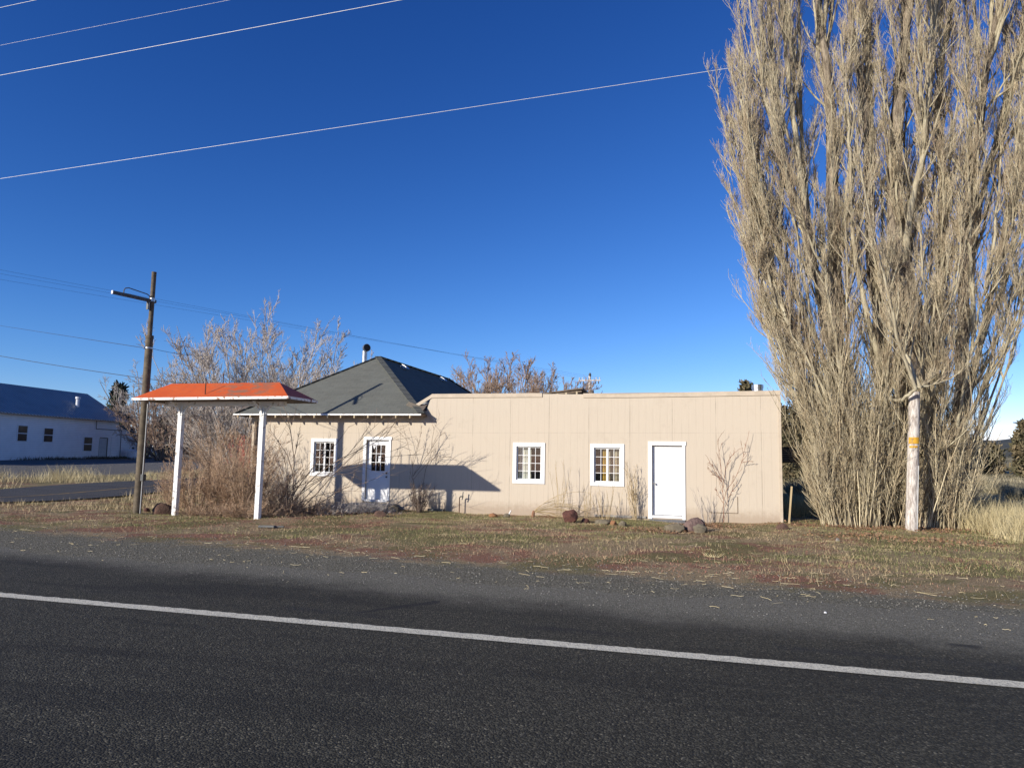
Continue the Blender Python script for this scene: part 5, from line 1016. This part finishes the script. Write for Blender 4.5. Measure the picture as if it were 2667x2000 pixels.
P = scatter(rng, 60000, -21.5, 12, 9.5, 23, fld(4, 1.3, 0.58, 0.80, 0.2, 2.5)); blades('dry_grass', P, rng.uniform(0.04, 0.12, len(P)), np.full(len(P), 0.0026), M['dry_grass'], 4, 0.6, 4)
# thin upright stalks near the gravel edge on the right
P = scatter(rng, 2600, -6, 9, 10.2, 13.5, lambda x, y: sstep(0.55, 0.8, vn(x, y, 1.6, 9))*sstep(-3, 2, x)); blades('dry_stalks', P, rng.uniform(0.06, 0.25, len(P)), np.full(len(P), 0.0022), M['dry_grass'], 5, 0.25, 4)
# straw coloured tall grass: at the right, behind the poplars, along the side road
def tufts(name, n, per, box, H, mat, seed, dens=None, spread=0.16, w=0.005, bend=0.6):
    r_ = np.random.default_rng(seed); c = scatter(r_, n, *box, dens); k = np.repeat(np.arange(len(c)), per); P = c[k].copy(); P[:, :2] += r_.normal(0, spread, (len(P), 2)); P[:, 2] = gz(P[:, 0], P[:, 1])-0.02
    hs_ = r_.uniform(0.5, 1.0, len(c))[k]*H*r_.uniform(0.5, 1.1, len(P)); return blades(name, P, hs_, np.full(len(P), w), mat, seed+1, bend, 4)
tufts('tall_grass', 520, 45, (6.3, 13, 17.5, 24), 1.05, M['tall_grass'], 201, lambda x, y: sstep(-0.6, 0.6, (x-6.6)-0.30*np.abs(y-20)*0-(18.2-y)*0.35))
tufts('tall_grass', 420, 22, (2.2, 7, 23, 30), 0.7, M['tall_grass'], 203, None, 0.25)
tufts('tall_grass', 1500, 16, (3, 60, 24, 60), 0.45, M['sage'], 205, lambda x, y: 0.35+0.65*sstep(0.4, 0.6, vn(x, y, 0.15, 4)), 0.4, 0.012)
tufts('roadside_grass', 420, 40, (-34.5, -29.4, 22, 60), 0.42, M['tall_grass'], 207, lambda x, y: sstep(0.30, 0.60, vn(x, y, 0.35, 6)), 0.35, 0.008)
tufts('roadside_grass', 22, 60, (-35, -31, 25, 32), 1.0, M['tall_grass'], 213, None, 0.4, 0.008)
tufts('roadside_grass', 420, 22, (-21.6, -16.5, 15, 40), 0.25, M['dry_grass'], 209, lambda x, y: 0.6*sstep(-21.9, -20.5, x), 0.3, 0.006)
tufts('field_grass', 1600, 14, (-21, -14.9, 22, 60), 0.5, M['dry_grass'], 211, None, 0.4, 0.010)
# single sagebrush clumps in the field
def sagebrush(label, px, Yd, H, Wd, seed):
    rng = np.random.default_rng(seed); b = gx(px, 1225, Yd); n = 900; t = (rng.random(n)**0.5); a = rng.uniform(0, 2*np.pi, n); P = np.tile(b, (n, 1)); P[:, 0] += np.cos(a)*t*Wd*0.35; P[:, 1] += np.sin(a)*t*Wd*0.35
    d = np.stack([np.cos(a)*t*0.8, np.sin(a)*t*0.8, np.ones(n)], -1); S = grow(P, d, H*rng.uniform(0.5, 1.0, n)*(1.1-0.5*t), 4, rng, (0, 0, 0.2), 0.12); V, F = ribbons(S, taper(n, 4, np.full(n, 0.018), np.full(n, 0.006)), rng=rng)
    tag(obj('sagebrush', V, F, M['sage'], loc=b), label, 'shrub', 'grey sagebrush in the field')
for i, (px, Yd, H, Wd) in enumerate(((2090, 34, 0.9, 1.8), (2150, 38, 1.0, 2.2), (2560, 30, 0.45, 1.6), (2625, 27, 0.5, 1.6), (2600, 40, 0.6, 1.6), (2660, 36, 0.6, 1.8), (2545, 46, 0.7, 1.8))):
    sagebrush(['grey sagebrush just past the right end of the building', 'grey sagebrush behind the left poplar shoots', 'sagebrush in the field nearest the rightmost poplar', 'dark sagebrush above the straw grass at the right', 'sagebrush in the middle of the right hand field', 'sagebrush at the right edge of the field', 'far sagebrush below the low juniper'][i], px, Yd, H, Wd, 300+i)
# weeds along the foot of the white building
tufts('wall_weeds', 160, 40, (-57.6, -55.9, 44, 62), 0.45, M['needles'], 221, None, 0.3, 0.02)
# straw lying on the gravel
def litter(name, n, box, L, r, mat, seed, dens=None):
    rng = np.random.default_rng(seed); P = scatter(rng, n, *box, dens); n = len(P); az = rng.normal(0.0, 0.55, n); d = np.stack([np.cos(az), np.sin(az), np.zeros(n)], -1); LL = rng.gamma(2.0, L/2, n); P[:, 2] += 0.022
    S = grow(P, d, LL, 4, rng, np.stack([np.zeros(n), rng.normal(0, 0.4, n), np.zeros(n)], -1), 0.03); S[..., 2] = gz(S[..., 0], S[..., 1])+0.014+np.abs(rng.normal(0, 0.008, S.shape[:2])); V, F = tubes(S, np.full(S.shape[:2], r), 3); return tag(obj(name, V, F, mat), kind='stuff')
litter('straw', 700, (-16, 6, 7.6, 12.5), 0.075, 0.0024, M['straw'], 231, lambda x, y: sstep(7.6-0.06*x, 9.2-0.07*x, y)*(1-0.55*sstep(10.5, 12.5, y+0.085*x))*(0.25+0.75*sstep(0.42, 0.62, vn(x, y, 0.9, 13))))
litter('straw', 260, (-16, 8, 9.2, 11.4), 0.15, 0.0026, M['straw'], 233, lambda x, y: np.exp(-((y-edge(x)+0.15)/0.35)**2))
litter('straw', 1900, (-21, 9, 10.5, 20), 0.05, 0.0022, M['straw'], 237, lambda x, y: not_building(x, y)*sstep(0.0, 0.8, y-edge(x))*(0.2+0.8*sstep(0.4, 0.65, vn(x, y, 0.7, 31))))
def pebbles(name, n, box, s0, s1, mat, seed, dens=None):
    rng = np.random.default_rng(seed); P = scatter(rng, n, *box, dens); n = len(P); s = rng.uniform(s0, s1, n)[:, None, None]
    base = np.array([(1,0,0),(0,1,0),(-1,0,0),(0,-1,0),(0,0,0.8),(0,0,-0.8)], float); V = base[None]*s*rng.uniform(0.6, 1.2, (n, 6, 1)); a = rng.uniform(0, 6.28, n); ca, sa = np.cos(a)[:, None], np.sin(a)[:, None]
    V = np.stack([V[..., 0]*ca-V[..., 1]*sa, V[..., 0]*sa+V[..., 1]*ca, V[..., 2]], -1)+P[:, None]+np.array([0, 0, 0.012])
    f = np.array([(0,1,4),(1,2,4),(2,3,4),(3,0,4),(1,0,5),(2,1,5),(3,2,5),(0,3,5)]); F = (np.arange(n)[:, None, None]*6+f[None]).reshape(-1, 3); return tag(obj(name, V.reshape(-1, 3), F, mat), kind='stuff')
pebbles('gravel_stones', 9000, (-16, 6, 7.6, 12), 0.006, 0.017, M['pebble'], 241, lambda x, y: sstep(7.4-0.06*x, 8.4-0.08*x, y)*(1-sstep(10, 12, y+0.085*x)))
def leaves(name, n, centres, mat, seed):
    rng = np.random.default_rng(seed); c = np.array(centres)[rng.integers(0, len(centres), n)]; x = c[:, 0]+rng.normal(0, 1, n)*c[:, 2]; y = c[:, 1]+rng.normal(0, 1, n)*c[:, 3]; ok = not_building(x, y); x, y = x[ok], y[ok]; n = len(x)
    P = np.stack([x, y, gz(x, y)+rng.uniform(0.01, 0.06, n)], -1); a = unit(rng.normal(size=(n, 3))*np.array([1, 1, 0.5])); b = unit(np.cross(a, rng.normal(size=(n, 3)))); s = rng.uniform(0.016, 0.036, n)[:, None]
    V = np.stack([P-a*s, P+b*s*0.6, P+a*s, P-b*s*0.6+np.array([0, 0, 0.008])], 1).reshape(-1, 3); tag(obj(name, V, np.arange(n*4).reshape(n, 4), mat), kind='stuff')
leaves('fallen_leaves', 4500, [(-10.6, 18.3, 0.7, 0.25), (-11.6, 17.9, 0.6, 0.25), (-9.7, 18.9, 0.5, 0.3), (-0.1, 19.6, 0.35, 0.25), (3.4, 20.2, 0.8, 0.4), (4.4, 19.8, 1.0, 0.5), (5.8, 20.4, 0.6, 0.4), (3.0, 17.6, 0.6, 0.3), (-1.2, 17.2, 0.5, 0.3), (-12.6, 16.4, 0.5, 0.2), (4.6, 17.0, 0.8, 0.4)], M['dead_leaf'], 251)

# ------------------------------------------------------------------ rocks and small things
def rock(label, px, py, w, h, d, mat, seed, tilt=(0, 0), group='rocks along the facade', flat=0.0, sink=0.25, dx=0, name='rock'):
    w, h, d = w*0.82, h*0.80, d*0.82; rng = np.random.default_rng(seed); c = gat(px, py); c[0] += dx
    import bmesh
    bm = bmesh.new(); bmesh.ops.create_icosphere(bm, subdivisions=5, radius=1.0)
    ph = rng.uniform(0, 6.28, (9, 3)); fr = rng.normal(0, 2.0, (9, 3)); fr[5:] *= 3.2; am = [0.07]*5+[0.022]*4; pl = unit(rng.normal(size=(11, 3))); pd = rng.uniform(0.62, 0.9, 11)
    for v in bm.verts:
        p = np.array(v.co); q = p*(1+sum(k_*math.sin(float(f@p)+float(a[0])) for f, a, k_ in zip(fr, ph, am)))
        for nrm, dd in zip(pl, pd):
            e = float(q@nrm)-dd
            if e > 0: q = q-nrm*e*0.9
        q = q*(1+0.02*math.sin(19*p[0]+13*p[2])*math.sin(23*p[1]+ph[0][1])+0.015*math.sin(37*p[2]+31*p[0]+5*p[1]))
        v.co = q*np.array([w/2, d/2, h*0.62])*1.12
    me = bpy.data.meshes.new(name); bm.to_mesh(me); bm.free(); me.polygons.foreach_set('use_smooth', np.ones(len(me.polygons), dtype=bool)); me.materials.append(mat)
    o = link(bpy.data.objects.new(name, me)); o.location = (c[0], c[1]+d*0.3, c[2]+h*(0.5-sink)); o.rotation_euler = (tilt[0], tilt[1], rng.uniform(-0.4, 0.4)); tag(o, label, 'rock', group); return o
rock('round dark red cinder rock below the wing windows', 1482, 1361, 0.44, 0.40, 0.40, M['stone_red'], 1, sink=0.1)
rock('flat olive grey fieldstone right of the red cinder rock', 1570, 1366, 0.62, 0.2, 0.4, M['stone_grey'], 2)
rock('small upright brown stone at the end of the flat fieldstones', 1597, 1368, 0.2, 0.17, 0.2, M['stone_orange'], 3)
rock('small grey stone just left of the plain door step', 1622, 1370, 0.24, 0.2, 0.2, M['stone_grey'], 4)
rock('small rust red rock between the red cinder rock and the flat stones', 1523, 1362, 0.26, 0.17, 0.22, M['stone_red'], 5)
rock('large tilted mauve lava rock in front of the plain white door', 1808, 1384, 0.72, 0.36, 0.42, M['stone_mauve'], 6, (0.0, -0.25), sink=0.12)
rock('rounded grey boulder left of the mauve lava rock', 1757, 1386, 0.56, 0.26, 0.4, M['stone_grey'], 7, sink=0.15)
rock('grey stone slab leaning under the right end of the mauve lava rock', 1826, 1387, 0.34, 0.26, 0.3, M['stone_grey'], 8, (0, 0.5))
rock('orange flat rock at the wall left of the first wing window', 1282, 1346, 0.36, 0.14, 0.22, M['stone_orange'], 9)
rock('small dark rock by the wall left of the orange flat rock pair', 1318, 1347, 0.24, 0.12, 0.2, M['stone_grey'], 10)
rock('brown weedy boulder between the steel pole and the left canopy post', 412, 1340, 0.62, 0.42, 0.5, M['soil'], 11, sink=0.2)
rock('small dark stone at the foot of the brown steel pole', 378, 1334, 0.2, 0.2, 0.2, M['stone_red'], 12)
rock('dark stone beside the concrete step under the nine pane door', 1022, 1335, 0.5, 0.35, 0.4, M['stone_grey'], 13)
rock('dark brown stone in the weeds in front of the concrete step', 985, 1345, 0.5, 0.2, 0.3, M['soil'], 14)
rock('dark brown clod of soil on the grass by the right corner of the building', 2037, 1380, 0.34, 0.2, 0.25, M['soil'], 15)
rock('small pale pebble on the gravel shoulder', 2150, 1597, 0.034, 0.026, 0.03, M['white_worn'], 16, group=None, name='pebble')
rock('large pale stone in the grass in front of the poplars', 2182, 1410, 0.10, 0.09, 0.09, M['concrete'], 17, group=None)
sp_ = gat(2054, 1362); mb = MB(); mb.bar(sp_+(0, 0, -0.1), sp_+(0.10, 0.02, 0.98), 0.045, 0.045, up=(0, 1, 0)); tag(mb.build('stake', M['tan_twig'], loc=sp_), 'pale wooden stake standing just right of the building end', 'stake')
# yard hydrant
yh = gx(1196, 1330, 20.62); hy = thing('yard_hydrant', 'thin dark yard hydrant pipe with a hanging handle at the wall', 'hydrant', yh)
mb = MB(); mb.tube([yh+(0, 0, -0.1), yh+(0, 0, 0.48)], 0.016, 8); mb.build('riser', M['rust_metal'], hy)
mb = MB(); mb.tube([yh+(0, 0, 0.46), yh+(0.03, 0, 0.5), yh+(0.10, 0, 0.5)], 0.02, 8); mb.tube([yh+(0.10, 0, 0.56), yh+(0.11, 0, 0.5), yh+(0.08, 0, 0.40)], 0.016, 8); hd = mb.build('hydrant_head', M['dark_metal'], hy)
mb = MB(); mb.bar(yh+(0.10, 0, 0.55), yh+(0.115, 0, 0.64), 0.025, 0.02, up=(0, 1, 0)); mb.build('lever', M['dark_metal'], hd)
pv = gx(1322, 1345, 20.2); mb = MB(); mb.tube([pv+(-0.02, 0, -0.05), pv+(0.10, 0, 0.19)], 0.02, 10); tag(mb.build('plastic_pipe', M['white'], loc=pv), 'short white plastic pipe slanting out of the grass by the wall', 'pipe')
db = gat(692, 1375); mb = MB(); mb.bar(db+(-0.17, 0, 0.03), db+(0.22, 0.02, 0.04), 0.09, 0.05); mb.bar(db+(0.1, 0.05, 0.03), db+(0.4, 0.10, 0.04), 0.05, 0.03); tag(mb.build('wood_scrap', M['dark_metal'], loc=db, bevel=0.01), 'dark scrap of wood lying on the verge in front of the canopy', 'wood scrap')
bd = gx(1135, 1328, 20.55); mb = MB(); mb.box(bd[0]-0.25, bd[0]+0.25, 20.5, 20.66, bd[2]-0.02, bd[2]+0.06); tag(mb.build('board', M['dark_metal'], loc=bd), 'dark board lying against the wall in the canopy shadow', 'board')
br_ = gat(1858, 1452); rng = np.random.default_rng(9); mb = MB()
for i in range(9):
    a = -0.9+i*0.22; mb.tube([br_+(0.02*i-0.08, 0, 0.01), br_+(0.02*i-0.08+0.07*math.sin(a), rng.normal(0, .02), 0.03+0.015*math.cos(a)), br_+(0.02*i-0.08+0.15*math.sin(a), rng.normal(0, .03), 0.06+0.03*abs(math.sin(a*1.3)))], [0.006, 0.004, 0.0015], 5)
tag(mb.build('grass_tuft', M['straw'], loc=br_), 'single pale spread tuft lying on the verge in front of the mauve rock', 'grass tuft')
stk = gat(700, 1338); mb = MB(); mb.tube([stk+(-0.15, 0, 0.18), stk+(0.12, -0.1, 0.06), stk+(0.3, -0.15, 0.02)], 0.012, 6); tag(mb.build('stick', M['straw'], loc=stk), 'pale stick lying by the foot of the right canopy post', 'stick')
